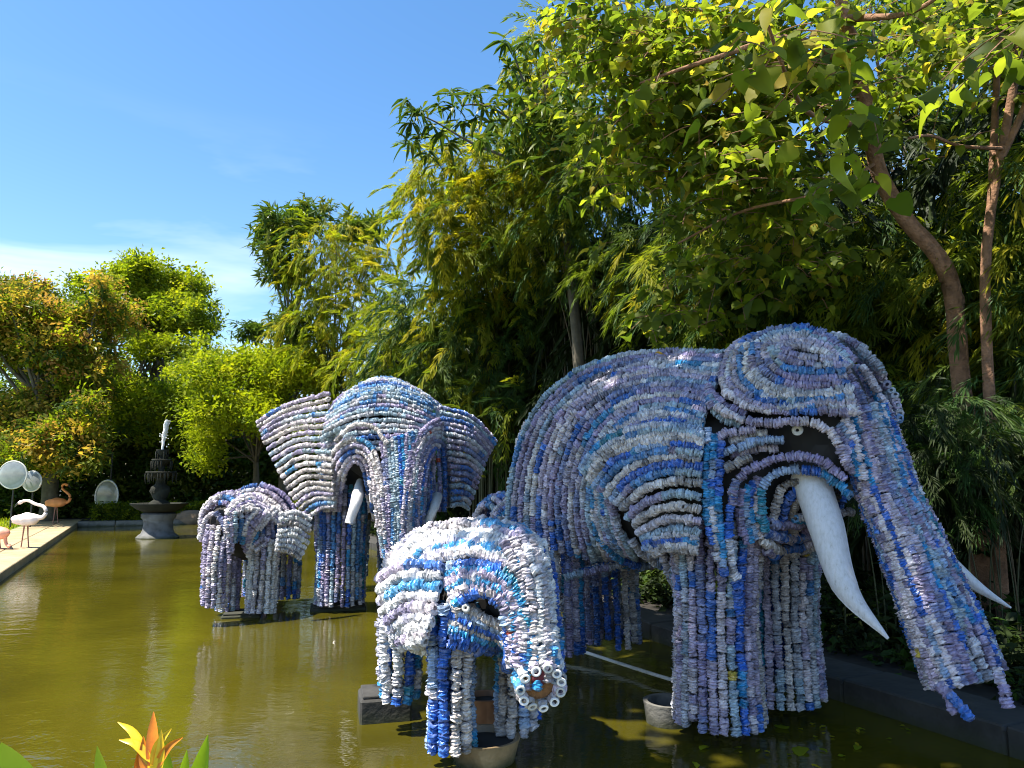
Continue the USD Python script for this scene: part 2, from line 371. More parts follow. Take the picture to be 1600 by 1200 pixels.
class Body:
    """A body shape in its own frame (forward, left, up) and ways of laying strings over it."""

    def __init__(s, origin, heading, shapes):
        h = np.array([heading[0], heading[1], 0.0]); h /= np.linalg.norm(h)
        s.o, s.R, s.shapes = np.array(origin, float), np.stack([h, [-h[1], h[0], 0], [0, 0, 1.0]]), shapes
        s.strings = []          # (points in the own frame, palette)

    def f(s, q):
        d = None
        for k, kind, *a in s.shapes:
            e = ell(q, *a) if kind == 'e' else cone(q, *a)
            d = e if d is None else smin(d, e, k)
        return d

    def local(s, p):
        return (np.asarray(p) - s.o) @ s.R.T

    def world(s, q):
        return np.asarray(q) @ s.R + s.o

    def plane(s, px, py, l=0.0):
        """The point of the upright plane at side distance l that the eye sees at a spot."""
        d = ray(px, py); n = s.R[1]
        t = ((s.o - EYE) @ n + l) / (d @ n)
        return s.local(EYE + d * t[..., None])

    def lay(s, px, py, off=0.0):
        """Where sight lines meet the body (or pass nearest to it), in the own frame."""
        d = ray(px, py)
        t = np.full(d.shape[:-1], 2.0); best = np.full(t.shape, 9.0); bt = t.copy()
        for _ in range(70):
            e = s.f(s.local(EYE + d * t[..., None])) - off
            m = e < best - 1e-4
            best = np.where(m, e, best); bt = np.where(m, t, bt)
            t = np.where(e < .004, t, np.minimum(t + np.maximum(e * .8, .003), 17.0))
        return s.local(EYE + d * bt[..., None])

    def loft(s, guides, n, pal, off=0.0, mirror=False, depth=None, ends=0.0):
        """n strings between guide lines, laid on the body from where one stands before it; mirror adds the same on the other side."""
        g = np.array([spline(x, 26) for x in guides])
        u = np.linspace(0, len(g) - 1, n)
        i = np.minimum(u.astype(int), len(g) - 2) if len(g) > 1 else np.zeros(n, int)
        w = (u - i)[:, None, None]
        L = g[i] * (1 - w) + (g[np.minimum(i + 1, len(g) - 1)] * w if len(g) > 1 else 0)
        if depth is None:
            P = s.lay(L[..., 0], L[..., 1], off)
        else:
            P = s.local(at(L[..., 0], L[..., 1], L[..., 2]))
        for k in range(n):
            q = P[k].copy()
            for _ in range(3):
                q[1:-1] = .5 * q[1:-1] + .25 * (q[:-2] + q[2:])
            if ends:
                c = len(q); a0, a1 = int(c * ends * RNG.random()), c - int(c * ends * RNG.random())
                q = q[a0:a1]
            s.strings.append((q, pal))
            if mirror:
                s.strings.append((q * [1, -1, 1], pal))

    def column(s, axis, radii, n, pal, a0=0.0, a1=2 * math.pi, front=None, jitter=0.03, flat=1.0):
        """n strings running lengthwise round a leg or trunk."""
        ax = spline(axis, 24)
        r = np.interp(np.linspace(0, 1, 24), np.linspace(0, 1, len(radii)), radii)
        t = np.gradient(ax, axis=0); t /= np.linalg.norm(t, axis=1, keepdims=True)
        side = np.array([0, 1.0, 0]); fr = np.cross(side, t); fr /= np.linalg.norm(fr, axis=1, keepdims=True)
        for k in range(n):
            th = a0 + (a1 - a0) * (k + .5) / n
            q = ax + r[:, None] * (math.cos(th) * fr * flat + math.sin(th) * side)
            c = 24 - int(abs(RNG.normal(0, jitter)) * 24)
            s.strings.append((q[:c], pal))

    def hoops(s, fs, zc, pal, lo=0.0, hi=math.pi, both=True, n=20):
        """Strings hanging over the back, one at each place along the spine."""
        th = np.linspace(lo, hi, n)
        for x in fs:
            d = np.stack([0 * th, np.sin(th), np.cos(th)], 1); c = np.array([x, 0, zc])
            r = np.zeros(n); 
            for _ in range(40):
                r = r + np.maximum(-s.f(c + d * r[:, None]), 0) * .8
            q = c + d * r[:, None]
            s.strings.append((q, pal))
            if both:
                s.strings.append((q * [1, -1, 1], pal))


PAL = {  # colours of bottles and of the labels still on them
    'mix': [((.66, .67, .70), 6), ((.42, .42, .52), 4), ((.30, .43, .58), 4), ((.03, .14, .55), 3), ((.03, .30, .62), 1.5), ((.38, .34, .54), 2.5), ((.12, .13, .19), 1)],
    'pale': [((.70, .70, .72), 6), ((.50, .50, .56), 4), ((.38, .37, .53), 1.5), ((.05, .30, .60), .8)],
    'steel': [((.32, .46, .57), 6), ((.46, .51, .59), 4), ((.07, .24, .54), 2), ((.32, .31, .48), 1.5)],
    'blue': [((.03, .14, .58), 5), ((.03, .28, .60), 3), ((.27, .40, .60), 2.5), ((.56, .59, .66), 1.2), ((.02, .22, .34), .8)],
    'lavender': [((.46, .43, .59), 6), ((.64, .62, .69), 4.5), ((.28, .27, .43), 2), ((.05, .17, .55), .9)],
    'grey': [((.50, .49, .48), 5), ((.67, .66, .66), 3), ((.25, .245, .24), 3)],
    'white': [((.78, .78, .79), 8), ((.64, .64, .69), 3), ((.50, .49, .62), 1.2), ((.07, .32, .62), .6)],
    'violet': [((.29, .27, .46), 5), ((.19, .24, .45), 3), ((.44, .43, .55), 2.5), ((.03, .13, .45), 1.5)],
}
MIXES = {'body1': ['lavender', 'steel', 'violet', 'mix', 'blue', 'steel', 'lavender', 'pale', 'violet'], 'trunk1': ['lavender', 'blue', 'violet', 'blue', 'steel', 'lavender', 'mix'],
         'head1': ['steel', 'steel', 'lavender', 'violet', 'mix'], 'ear1': ['grey', 'blue', 'blue', 'lavender', 'steel', 'grey'],
         'leg1': ['lavender', 'blue', 'violet', 'grey', 'lavender', 'steel', 'blue'], 'rear1': ['violet', 'violet', 'grey', 'blue'],
         'head2': ['steel', 'steel', 'steel', 'violet'], 'earlit2': ['lavender', 'pale', 'grey', 'lavender', 'steel'], 'eardark2': ['violet', 'violet', 'steel'],  # sun-side ear paler, other ear darker: light put into the bottle colours
         'face2': ['steel', 'violet', 'steel', 'blue', 'lavender'], 'leg2': ['steel', 'steel', 'violet', 'blue'],
         'top3': ['white', 'white', 'white', 'pale'], 'ear3': ['white', 'white', 'lavender'], 'leg3': ['blue', 'blue', 'blue', 'grey'], 'brow3': ['blue', 'pale', 'lavender'],
         'body4': ['lavender', 'steel', 'violet', 'pale'], 'lit4': ['white', 'pale', 'white', 'grey']}  # lit set: paler leg and ear, sunlight put into the bottle colours
SEG, RING = 9, 9
_T = np.linspace(0, 2 * math.pi, SEG, endpoint=False)
_PR = np.array([.36, .90, 1.02, .80, 1.0, .78, 1.02, .90, .40]); _PZ = np.array([0, .06, .22, .36, .50, .64, .78, .94, 1.0]) - .5
_i, _j = np.meshgrid(np.arange(RING - 1), np.arange(SEG), indexing='ij'); _k = (_j + 1) % SEG
_Q = np.stack([_i * SEG + _j, _i * SEG + _k, (_i + 1) * SEG + _k, (_i + 1) * SEG + _j], -1).reshape(-1, 4)
_FB = np.vstack([_Q[:, [0, 1, 2]], _Q[:, [0, 2, 3]]])


def bottles(curve, pitch, radius, pal, rng):
    """Crushed bottles threaded one after another: (n, 63, 3) points and colours."""
    s = np.concatenate([[0], np.cumsum(np.linalg.norm(np.diff(curve, axis=0), axis=1))])
    n = max(1, int(s[-1] / pitch))
    step = s[-1] / n
    u = (np.arange(n) + .5) * step
    pos = np.stack([np.interp(u, s, curve[:, k]) for k in range(3)], 1)
    tg = np.stack([np.interp(u + .01, s, curve[:, k]) - np.interp(u - .01, s, curve[:, k]) for k in range(3)], 1)
    tg += rng.normal(0, .16, tg.shape) * np.linalg.norm(tg, axis=1, keepdims=True)
    tg /= np.linalg.norm(tg, axis=1, keepdims=True) + 1e-9
    a = np.cross(tg, rng.normal(size=(n, 3))); a /= np.linalg.norm(a, axis=1, keepdims=True)
    b = np.cross(tg, a)
    pos = pos + rng.normal(0, radius * .10, pos.shape)
    rr = radius * rng.uniform(.86, 1.12, (n, 1, 1)) * _PR[None, :, None] * (1 + rng.normal(0, .10, (n, RING, SEG)))
    sq = rng.uniform(.78, 1.0, (n, 1, 1))
    z = step * 1.0 * (_PZ[None, :, None] + rng.normal(0, .045, (n, RING, SEG)))
    V = pos[:, None, None] + (rr * np.cos(_T))[..., None] * a[:, None, None] + (rr * sq * np.sin(_T))[..., None] * b[:, None, None] + z[..., None] * tg[:, None, None]
    # colours: runs of like bottles; the middle may carry a label
    cols = np.array([c for c, _ in PAL[pal]]); w = np.array([x for _, x in PAL[pal]], float); w /= w.sum()
    idx = np.zeros(n, int); cur = rng.choice(len(cols), p=w)
    for i in range(n):
        if rng.random() < .27:
            cur = rng.choice(len(cols), p=w)
        idx[i] = cur
    base = cols[idx] * rng.uniform(.65, 1.25, (n, 1))
    clear = np.array([.60, .62, .66]) * rng.uniform(.7, 1.1, (n, 1))
    ring = np.array([.45, .2, .0, 0, 0, 0, .0, .2, .45])[None, :, None]
    C = base[:, None] * (1 - ring * .7) + clear[:, None] * ring * .7
    odd = rng.random(n)
    C[odd < .0006] = (.45, .08, .04); C[(odd > .0006) & (odd < .001)] = (.10, .30, .10); C[(odd > .001) & (odd < .0014)] = (.55, .45, .08)
    C = np.repeat(np.clip(C, 0.01, .85)[:, :, None], SEG, 2) * np.exp(rng.normal(-.05, .24, (n, RING, SEG, 1)))
    return V.reshape(n, -1, 3), np.clip(C * ((1.0, .99, .97) if pal == 'white' else (.98, .90, .86)), .01, .85).reshape(n, -1, 3)


def core_gap(r):
    return .085 if max(r) > .8 else .10


def build_elephant(body, label, category, pitch, radius, singles=0, group=None, seed=0, name='elephant_sculpture', turn=None, core=False):
    """turn: another Body whose frame the strings are put into, for a copy that stands elsewhere."""
    rng = np.random.default_rng(seed)
    t = thing(name, label, category, group)
    place = (turn or body).world
    if core:        # added dark core in body and head, standing for shade between strings; legs and trunk are only strings
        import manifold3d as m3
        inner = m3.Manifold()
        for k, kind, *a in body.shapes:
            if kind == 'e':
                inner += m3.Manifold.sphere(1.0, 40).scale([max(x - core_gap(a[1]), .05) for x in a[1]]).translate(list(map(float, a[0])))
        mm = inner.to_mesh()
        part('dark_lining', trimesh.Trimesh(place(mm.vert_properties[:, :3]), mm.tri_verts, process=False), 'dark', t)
    made = []
    for q, mix in body.strings:
        if len(q) < 2:
            continue
        opts = MIXES.get(mix, [mix])
        V, C = bottles(place(q), pitch, radius, opts[rng.integers(len(opts))], rng)
        made.append((V, C))
    whole = set()
    if singles:      # strings nearest the eye are built bottle by bottle
        order = sorted(range(len(made)), key=lambda k: np.median(np.linalg.norm(made[k][0].mean(1) - EYE, axis=1)))
        room = singles
        for k in order:
            n = len(made[k][0])
            if n <= room:
                whole.add(k); room -= n
            if room < 4:
                break
    for k, (V, C) in enumerate(made):
        if k in whole:
            st = UsdGeom.Xform.Define(stage, unique(path_of(t) + '/bottle_string')).GetPrim()
            for i in range(len(V)):
                part('bottle', trimesh.Trimesh(V[i], _FB, process=False), 'bottle', st, False, C[i])
            continue
        f = (np.arange(len(V))[:, None, None] * (RING * SEG) + _FB[None]).reshape(-1, 3)
        part('bottle_string', trimesh.Trimesh(V.reshape(-1, 3), f, process=False), 'bottle', t, False, C.reshape(-1, 3))
    return t


def horn(pts, radii, sides=16):
    return tube(spline(pts, 22), np.interp(np.linspace(0, 1, 22), np.linspace(0, 1, len(radii)), radii), sides)


# --- the big elephant on the right, seen from its right front
e1 = Body((1.67, 5.35, 0), (.64, -.77), [])
e1.shapes = [(.12, 'c', (.02, .4 * s, 1.35), (.0, .39 * s, .1), .33, .27) for s in (-1, 1)] + [(.12, 'c', (-1.7, .36 * s, 1.2), (-1.65, .36 * s, .1), .34, .24) for s in (-1, 1)]
e1.shapes += [(.3, 'e', (-.86, 0, 1.86), (1.38, .80, .87)), (.2, 'e', (0, -.25, 1.75), (.5, .5, .6)), (.2, 'e', (0, .25, 1.75), (.5, .5, .6)),
              (.2, 'e', (.50, 0, 2.08), (.5, .46, .62)), (.15, 'e', (.36, 0, 2.42), (.42, .40, .30)), (.15, 'c', (.80, 0, 2.1), (1.0, 0, 1.5), .30, .24)]
e1.loft([[(1132, 552), (1062, 549), (980, 554), (900, 580), (842, 628), (812, 690), (796, 760), (792, 835)],
         [(1120, 600), (1040, 590), (960, 605), (900, 650), (868, 720), (857, 790), (862, 858)],
         [(1100, 655), (1040, 642), (985, 655), (945, 692), (925, 760), (925, 820), (945, 880)],
         [(1097, 675), (1050, 668), (1000, 678), (965, 720), (958, 800), (1000, 888)]], 21, 'body1', mirror=True)
e1.hoops([-2.12, -2.02], 1.75, 'body1', .25, 2.6)
e1.hoops([-.9, -.6, -.3], 1.75, 'body1', 2.3, math.pi)
e1.hoops([.12, .22], 1.9, 'body1', 0.0, .75)
e1.loft([[(906, 735), (940, 692), (1000, 668), (1060, 666), (1098, 676)], [(930, 762), (965, 718), (1040, 695), (1098, 702)], [(968, 790), (1000, 758), (1045, 742), (1097, 746)],
         [(1003, 842), (1035, 828), (1065, 824), (1095, 830)], [(1016, 866), (1050, 858), (1090, 862)]], 18, 'ear1', off=.10, mirror=True)
e1.loft([[(1106, 668), (1103, 760), (1112, 850)], [(1126, 690), (1122, 790), (1132, 900)]], 3, 'blue', off=.06, mirror=True)
e1.loft([[(1147, 760), (1138, 830), (1148, 900), (1158, 962)]], 1, 'blue', off=.05)
e1.loft([[(1110, 716), (1150, 700), (1190, 688), (1226, 688)]], 1, 'blue', off=.04, mirror=True)
e1.loft([[(1104, 694), (1138, 676), (1180, 672)]], 1, 'body1', off=.04, mirror=True)
e1.loft([[(1142, 790), (1152, 750), (1182, 727), (1232, 713), (1282, 718), (1322, 750)]], 1, 'body1', off=.05, mirror=True)
e1.loft([[(1194, 830), (1190, 775), (1200, 744), (1242, 733), (1292, 742), (1330, 778)]], 1, 'ear1', off=.03, mirror=True)
e1.loft([[(1132, 735), (1152, 722), (1176, 717)]], 1, 'ear1', off=.05, mirror=True)
e1.loft([[(1106, 630), (1150, 652), (1200, 662), (1250, 656), (1290, 668), (1312, 695), (1328, 735)]], 1, 'ear1', off=.05, mirror=True)
e1.loft([[(1180, 805), (1220, 822), (1270, 815), (1310, 800)], [(1190, 845), (1235, 865), (1285, 850)]], 3, 'rear1', mirror=True)
e1.loft([[(1222, 546), (1240, 556), (1268, 560), (1310, 562)], [(1178, 536), (1176, 576), (1210, 606), (1270, 613), (1332, 606)], [(1140, 552), (1126, 592), (1150, 628), (1210, 643), (1280, 641), (1338, 645)]], 11, 'head1', off=.03, mirror=True)
e1.loft([[(1168, 540), (1200, 517), (1245, 511), (1290, 524), (1336, 566)], [(1212, 545), (1245, 540), (1290, 552), (1322, 580)]], 6, 'head1', off=.02, mirror=True)
TRK = [(1318, 575), (1350, 640), (1370, 700), (1392, 770), (1428, 850), (1468, 950), (1514, 1062)]
axis = np.array([e1.plane(np.array(x), np.array(y)) for x, y in TRK])
e1.column(axis, [.16, .19, .205, .22, .235, .25, .265], 27, 'trunk1', -2.2, 2.2, jitter=.02, flat=.75)
e1.column(axis[1:], [.16, .17, .18, .20, .24, .24], 11, 'trunk1', 2.2, 4.08, jitter=.12, flat=.7)
for s in (-1, 1):
    e1.column([(.02, .38 * s, 1.42), (.0, .39 * s, .7), (.0, .39 * s, .10)], [.30, .25, .28], 26, 'leg1', jitter=.03)
    e1.column([(-1.72, .34 * s, 1.3), (-1.68, .35 * s, .7), (-1.66, .35 * s, .2)], [.30, .26, .26], 18, 'rear1', jitter=.08)
e1.loft([[(1104, 604), (1130, 632), (1165, 648)], [(1104, 622), (1125, 650), (1158, 664)]], 3, 'head1', off=.0, mirror=True)
e1.loft([[(1140, 690), (1170, 680), (1200, 676)], [(1140, 712), (1175, 703), (1215, 700)]], 2, 'body1', off=-.02, mirror=True)
e1.loft([[(1160, 762), (1156, 800), (1166, 850)], [(1186, 745), (1180, 790), (1186, 840)]], 4, 'leg1', off=-.01, mirror=True)
e1.loft([[(1205, 835), (1212, 790), (1225, 760), (1250, 750)], [(1235, 840), (1240, 800), (1252, 775)]], 3, 'rear1', off=-.03, mirror=True)
e1.loft([[(1305, 668), (1322, 690), (1335, 740)], [(1318, 655), (1336, 690), (1350, 750)]], 3, 'leg1', off=-.01, mirror=True)
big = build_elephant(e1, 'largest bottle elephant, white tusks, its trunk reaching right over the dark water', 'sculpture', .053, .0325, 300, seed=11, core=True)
T1 = lambda px, py, l: e1.world(e1.plane(np.array(px), np.array(py), l))
part('tusk', horn([T1(1264, 742, -.22), T1(1290, 820, -.30), T1(1322, 920, -.36), T1(1388, 998, -.36)], [.115, .105, .075, .008]), 'tusk', big, True)
part('tusk', horn([e1.world((.72, .22, 1.70)), e1.world((.95, .40, 1.35)), T1(1515, 908, .56), T1(1580, 950, .60)], [.115, .10, .06, .006]), 'tusk', big, True)
c = e1.lay(np.array(1246.), np.array(672.), -.01)
for s in (-1, 1):
    eye = trimesh.creation.torus(.022, .013, 18, 8)
    eye.apply_transform(trimesh.geometry.align_vectors([0, 0, 1], np.array([.35, -s * .9, .1]) @ e1.R)); eye.apply_translation(e1.world(c * [1, s, 1]))
    part('eye', eye, 'pvc', big, True)
D = lambda pts, y0, y1: [(x, y, y0 + (y1 - y0) * k / (len(pts) - 1)) for k, (x, y) in enumerate(pts)]
# --- the second grown elephant, seen from the front with its ears spread
e2 = Body((-1.80, 9.9, 0), (.2, -.98), [])
e2.shapes = [(.12, 'c', (.0, .44 * s, 1.4), (.0, .44 * s, .1), .33, .30) for s in (-1, 1)] + [(.12, 'c', (-1.7, .38 * s, 1.2), (-1.65, .38 * s, .1), .34, .26) for s in (-1, 1)]
e2.shapes += [(.3, 'e', (-.8, 0, 1.85), (1.25, .78, .85)), (.2, 'e', (.5, .08, 2.25), (.5, .72, .72)), (.15, 'e', (.35, .08, 2.55), (.45, .66, .42)),
              (.15, 'c', (.80, .24, 2.1), (1.0, .30, 1.5), .36, .32), (.05, 'c', (1.0, .30, 1.5), (1.05, .28, .7), .32, .22)]
e2.loft([[(560, 602), (588, 592), (612, 592), (640, 602)], [(528, 628), (562, 604), (610, 597), (662, 614), (692, 640)], [(512, 648), (555, 622), (610, 615), (665, 633), (704, 655)], [(505, 676), (550, 652), (605, 646), (655, 656), (694, 672)]], 15, 'head2', mirror=False)
e2.loft([[(503, 684), (550, 662), (605, 656), (655, 664), (698, 684)], [(508, 712), (545, 700), (605, 700), (655, 694), (700, 708)]], 6, 'head2', off=-.02)
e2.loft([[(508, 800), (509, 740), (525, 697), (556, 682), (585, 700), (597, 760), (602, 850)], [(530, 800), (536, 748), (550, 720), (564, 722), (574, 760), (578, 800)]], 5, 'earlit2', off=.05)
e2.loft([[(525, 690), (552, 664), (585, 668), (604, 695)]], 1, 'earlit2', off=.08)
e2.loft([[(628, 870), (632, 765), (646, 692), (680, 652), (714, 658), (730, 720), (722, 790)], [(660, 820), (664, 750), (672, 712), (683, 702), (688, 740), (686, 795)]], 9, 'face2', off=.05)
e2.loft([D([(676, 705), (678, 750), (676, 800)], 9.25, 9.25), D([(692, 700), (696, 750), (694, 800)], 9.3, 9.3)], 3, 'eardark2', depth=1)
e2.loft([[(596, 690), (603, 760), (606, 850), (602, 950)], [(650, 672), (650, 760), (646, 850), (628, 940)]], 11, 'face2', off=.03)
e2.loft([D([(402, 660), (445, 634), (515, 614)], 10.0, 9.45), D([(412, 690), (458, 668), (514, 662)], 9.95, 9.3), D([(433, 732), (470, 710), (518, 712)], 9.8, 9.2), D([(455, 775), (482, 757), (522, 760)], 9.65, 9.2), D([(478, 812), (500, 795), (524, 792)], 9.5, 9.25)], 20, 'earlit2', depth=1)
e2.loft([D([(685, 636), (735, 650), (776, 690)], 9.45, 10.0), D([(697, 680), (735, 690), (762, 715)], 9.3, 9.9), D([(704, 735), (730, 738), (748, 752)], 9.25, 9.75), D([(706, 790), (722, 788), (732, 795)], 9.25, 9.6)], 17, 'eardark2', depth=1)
e2.hoops(np.arange(-2.0, 0.1, .072), 1.75, 'leg2', .05, 2.5)
for s in (-1, 1):
    e2.column([(.0, .44 * s, 1.6), (.0, .44 * s, .7), (.0, .44 * s, .08)], [.32, .29, .30], 28, 'leg2', jitter=.03)
    e2.column([(-1.7, .36 * s, 1.3), (-1.66, .36 * s, .2)], [.30, .26], 14, 'leg2', jitter=.05)
e2.column([(.93, .28, 1.75), (1.0, .30, 1.4), (1.05, .28, .75)], [.34, .31, .21], 26, 'face2', jitter=.04, flat=.8)
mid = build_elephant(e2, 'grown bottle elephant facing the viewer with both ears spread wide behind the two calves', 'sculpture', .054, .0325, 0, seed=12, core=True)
part('tusk', horn([e2.world(e2.lay(np.array(562.), np.array(752.), -.05)), at(557, 782, 9.0), at(545, 818, 8.92)], [.04, .075, .05]), 'tusk', mid, True)
part('tusk', horn([e2.world(e2.lay(np.array(686.), np.array(758.), -.05)), at(680, 788, 8.95), at(668, 818, 8.85)], [.05, .07, .05]), 'tusk', mid, True)
# --- the calf in front
e3 = Body((-.165, 4.75, 0), (.6, -.8), [])
e3.shapes = [(.08, 'c', (.0, .25 * s, .75), (.0, .25 * s, .12), .16, .13) for s in (-1, 1)] + [(.08, 'c', (-.72, .2 * s, .65), (-.72, .2 * s, .2), .15, .11) for s in (-1, 1)]
e3.shapes += [(.15, 'e', (-.36, 0, .96), (.62, .37, .43)), (.1, 'e', (.22, .02, 1.08), (.27, .27, .34)), (.08, 'c', (.36, .02, 1.10), (.46, .02, .75), .17, .14), (.05, 'c', (.46, .02, .75), (.52, .0, .48), .14, .12)]
e3.loft([[(592, 915), (610, 870), (650, 832), (705, 817), (765, 819), (828, 838)], [(608, 905), (645, 862), (705, 845), (770, 846), (828, 866)], [(640, 895), (690, 872), (745, 864), (812, 890)]], 8, 'top3', mirror=True)
e3.hoops(np.arange(-.95, -.1, .085), .95, 'top3', .4, 2.7)
e3.loft([[(592, 905), (630, 884), (692, 884)], [(594, 950), (640, 925), (686, 928)], [(608, 990), (645, 973), (674, 975)], [(628, 1012), (648, 1004), (664, 1000)]], 9, 'ear3', off=.07, mirror=True)
e3.loft([[(690, 892), (742, 880), (800, 902), (822, 962), (826, 1035)], [(708, 945), (748, 925), (784, 946), (794, 1000), (793, 1045)]], 8, 'brow3', off=.02)
e3.loft([[(702, 938), (750, 962), (795, 984)], [(700, 1006), (750, 1014), (792, 1018)]], 7, 'leg3')
e3.loft([[(790, 848), (816, 920), (822, 1000), (822, 1056)], [(822, 836), (848, 920), (850, 1000), (856, 1040)], [(846, 846), (860, 920), (864, 1000), (874, 1046)]], 6, 'top3', off=.02)
for s in (-1, 1):
    e3.column([(.0, .25 * s, .95), (.0, .25 * s, .5), (.0, .25 * s, .10)], [.14, .115, .12], 10, 'leg3', jitter=.04)
    e3.column([(-.72, .19 * s, .75), (-.72, .2 * s, .2)], [.13, .11], 9, 'leg3', jitter=.06)
e3.column([(.30, .02, 1.2), (.44, .02, .85), (.52, .0, .52)], [.20, .15, .13], 8, 'brow3', 1.4, 4.9)
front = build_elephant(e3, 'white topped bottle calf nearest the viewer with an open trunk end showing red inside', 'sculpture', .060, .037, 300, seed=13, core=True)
unit3 = lambda v: v / np.linalg.norm(v)
ctr, axd = at(846, 1072, 4.22), np.array([.25, -.85, -.30]); axd /= np.linalg.norm(axd)
ua = np.cross(axd, [0, 0, 1]); ua /= np.linalg.norm(ua); ub = np.cross(ua, axd)
rng3 = np.random.default_rng(5)
for k in range(11):
    th = k * 2 * math.pi / 11
    r = ua * math.cos(th) + ub * math.sin(th)
    wob = rng3.uniform(.90, 1.12); r = r * wob
    V, C = bottles(np.array([ctr + r * .115 - axd * .10, ctr + r * .118 + axd * rng3.uniform(.0, .03)]), .12, .036, ['white', 'white', 'lavender', 'pale'][k % 4], rng3)
    o = part('rim_bottle', trimesh.Trimesh(V[0], _FB, process=False), 'bottle', front, False, C[0])
    rim = trimesh.creation.torus(.021, .0075, 14, 6); rim.apply_transform(trimesh.geometry.align_vectors([0, 0, 1], unit3(axd + rng3.normal(0, .22, 3)))); rim.apply_translation(ctr + r * .118 + axd * .024)
    part('bottle_mouth', rim, 'pvc' if k % 3 == 0 else 'white_paint', o, True)
disc = trimesh.creation.icosphere(3, .1); disc.vertices *= (1, 1, .25); disc.vertices *= 1 + .12 * (meshkit.noise(disc.vertices * 40) - .5)[:, None]
disc.apply_transform(trimesh.geometry.align_vectors([0, 0, 1], axd)); disc.apply_translation(ctr - axd * .03)
part('coconut_fibre', disc, 'fibre', front, True)
d2 = trimesh.creation.icosphere(2, .055); d2.vertices *= (1, .8, .4); d2.apply_transform(trimesh.geometry.align_vectors([0, 0, 1], axd)); d2.apply_translation(ctr + ub * .035 + ua * .015 - axd * .012)
part('dark_red_opening', d2, 'mouth_red', front, True)
ering = trimesh.creation.torus(.017, .010, 14, 7); ering.apply_transform(trimesh.geometry.align_vectors([0, 0, 1], [-.3, -1, .1])); ering.apply_translation(e3.world(e3.lay(np.array(728.), np.array(950.), .03)))
part('eye', ering, 'pvc', front, True)
# --- the calf at the left and a third calf half hidden
e4 = Body((-3.39, 9.4, 0), (-.22, -.97), [])
e4.shapes = [(.08, 'c', (.0, .25 * s, .75), (.0, .27 * s, .1), .17, .16) for s in (-1, 1)] + [(.08, 'c', (-.75, .24 * s, .65), (-.75, .24 * s, .1), .17, .15) for s in (-1, 1)]
e4.shapes += [(.15, 'e', (-.35, .0, 1.0), (.75, .43, .47)), (.1, 'e', (.3, .0, 1.18), (.3, .32, .33)), (.08, 'c', (.45, .04, 1.05), (.6, .06, .7), .17, .15), (.05, 'c', (.6, .06, .7), (.62, .08, .25), .15, .12)]
e4.loft([[(352, 800), (375, 778), (405, 776), (440, 795)], [(352, 822), (374, 800), (400, 796), (436, 818)]], 5, 'body4', off=.02)
e4.loft([[(400, 800), (385, 820), (378, 850)], [(436, 792), (404, 830), (388, 872)]], 5, 'body4', off=.03)
e4.loft([[(368, 800), (368, 825), (366, 850)], [(352, 812), (356, 840), (358, 880)]], 3, 'body4', off=.03)
e4.loft([D([(332, 800), (345, 794), (358, 800)], 9.3, 9.1), D([(330, 830), (344, 824), (358, 828)], 9.3, 9.1), D([(332, 864), (345, 858), (356, 860)], 9.25, 9.1)], 7, 'body4', depth=1)
e4.loft([D([(436, 805), (462, 800), (486, 812)], 8.95, 9.2), D([(432, 835), (462, 832), (484, 845)], 8.9, 9.15), D([(430, 858), (452, 862), (470, 874)], 8.9, 9.05)], 8, 'lit4', depth=1)
e4.loft([[(398, 852), (412, 842), (432, 850)], [(398, 862), (414, 850), (432, 862)]], 2, 'lit4', off=.05)
e4.hoops(np.arange(-1.06, .1, .072), 1.0, 'body4', .03, 2.1)
e4.hoops(np.arange(.10, .62, .07), 1.16, 'body4', .03, 2.4)
e4.column([(.50, .03, 1.1), (.6, .06, .7), (.62, .08, .2)], [.15, .13, .12], 13, 'body4')
e4.column([(.02, .34, .9), (.10, .36, .06)], [.15, .16], 13, 'lit4', jitter=.02)
e4.column([(.0, -.16, .9), (.0, -.16, .06)], [.13, .12], 11, 'body4', jitter=.02)
for s in (-1, 1):
    e4.column([(-.75, .24 * s, .75), (-.75, .24 * s, .1)], [.15, .14], 11, 'leg2', jitter=.05)
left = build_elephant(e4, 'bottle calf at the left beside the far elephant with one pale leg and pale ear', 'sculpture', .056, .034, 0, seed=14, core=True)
e5 = Body((.12, 8.35, 0), (-.75, -.66), e4.shapes)
build_elephant(e4, 'blue back of a bottle calf showing between the front calf and the largest elephant', 'sculpture', .060, .038, 0, seed=15, turn=e5)
# ------------------------------------------------------------------ plants
def kites(base, d, n, L, W):
    """Narrow folded leaves: two triangles each. base, d (direction), n (blade normal): (k, 3); L, W: (k,)."""
    s = np.cross(d, n); s /= np.linalg.norm(s, axis=1, keepdims=True) + 1e-9
    mid = base + d * (L * .38)[:, None] - n * (L * .02)[:, None]
    tip = base + d * L[:, None] - n * (L * .10)[:, None]
    l, r = mid + s * (W / 2)[:, None] + n * (W * .15)[:, None], mid - s * (W / 2)[:, None] + n * (W * .15)[:, None]
    k = len(base)
    v = np.stack([base, l, tip, r], 1).reshape(-1, 3)
    o = np.arange(k)[:, None] * 4
    return trimesh.Trimesh(v, np.vstack([o + [0, 1, 2], o + [0, 2, 3]]), process=False)


def unit(v):
    return v / (np.linalg.norm(v, axis=-1, keepdims=True) + 1e-9)


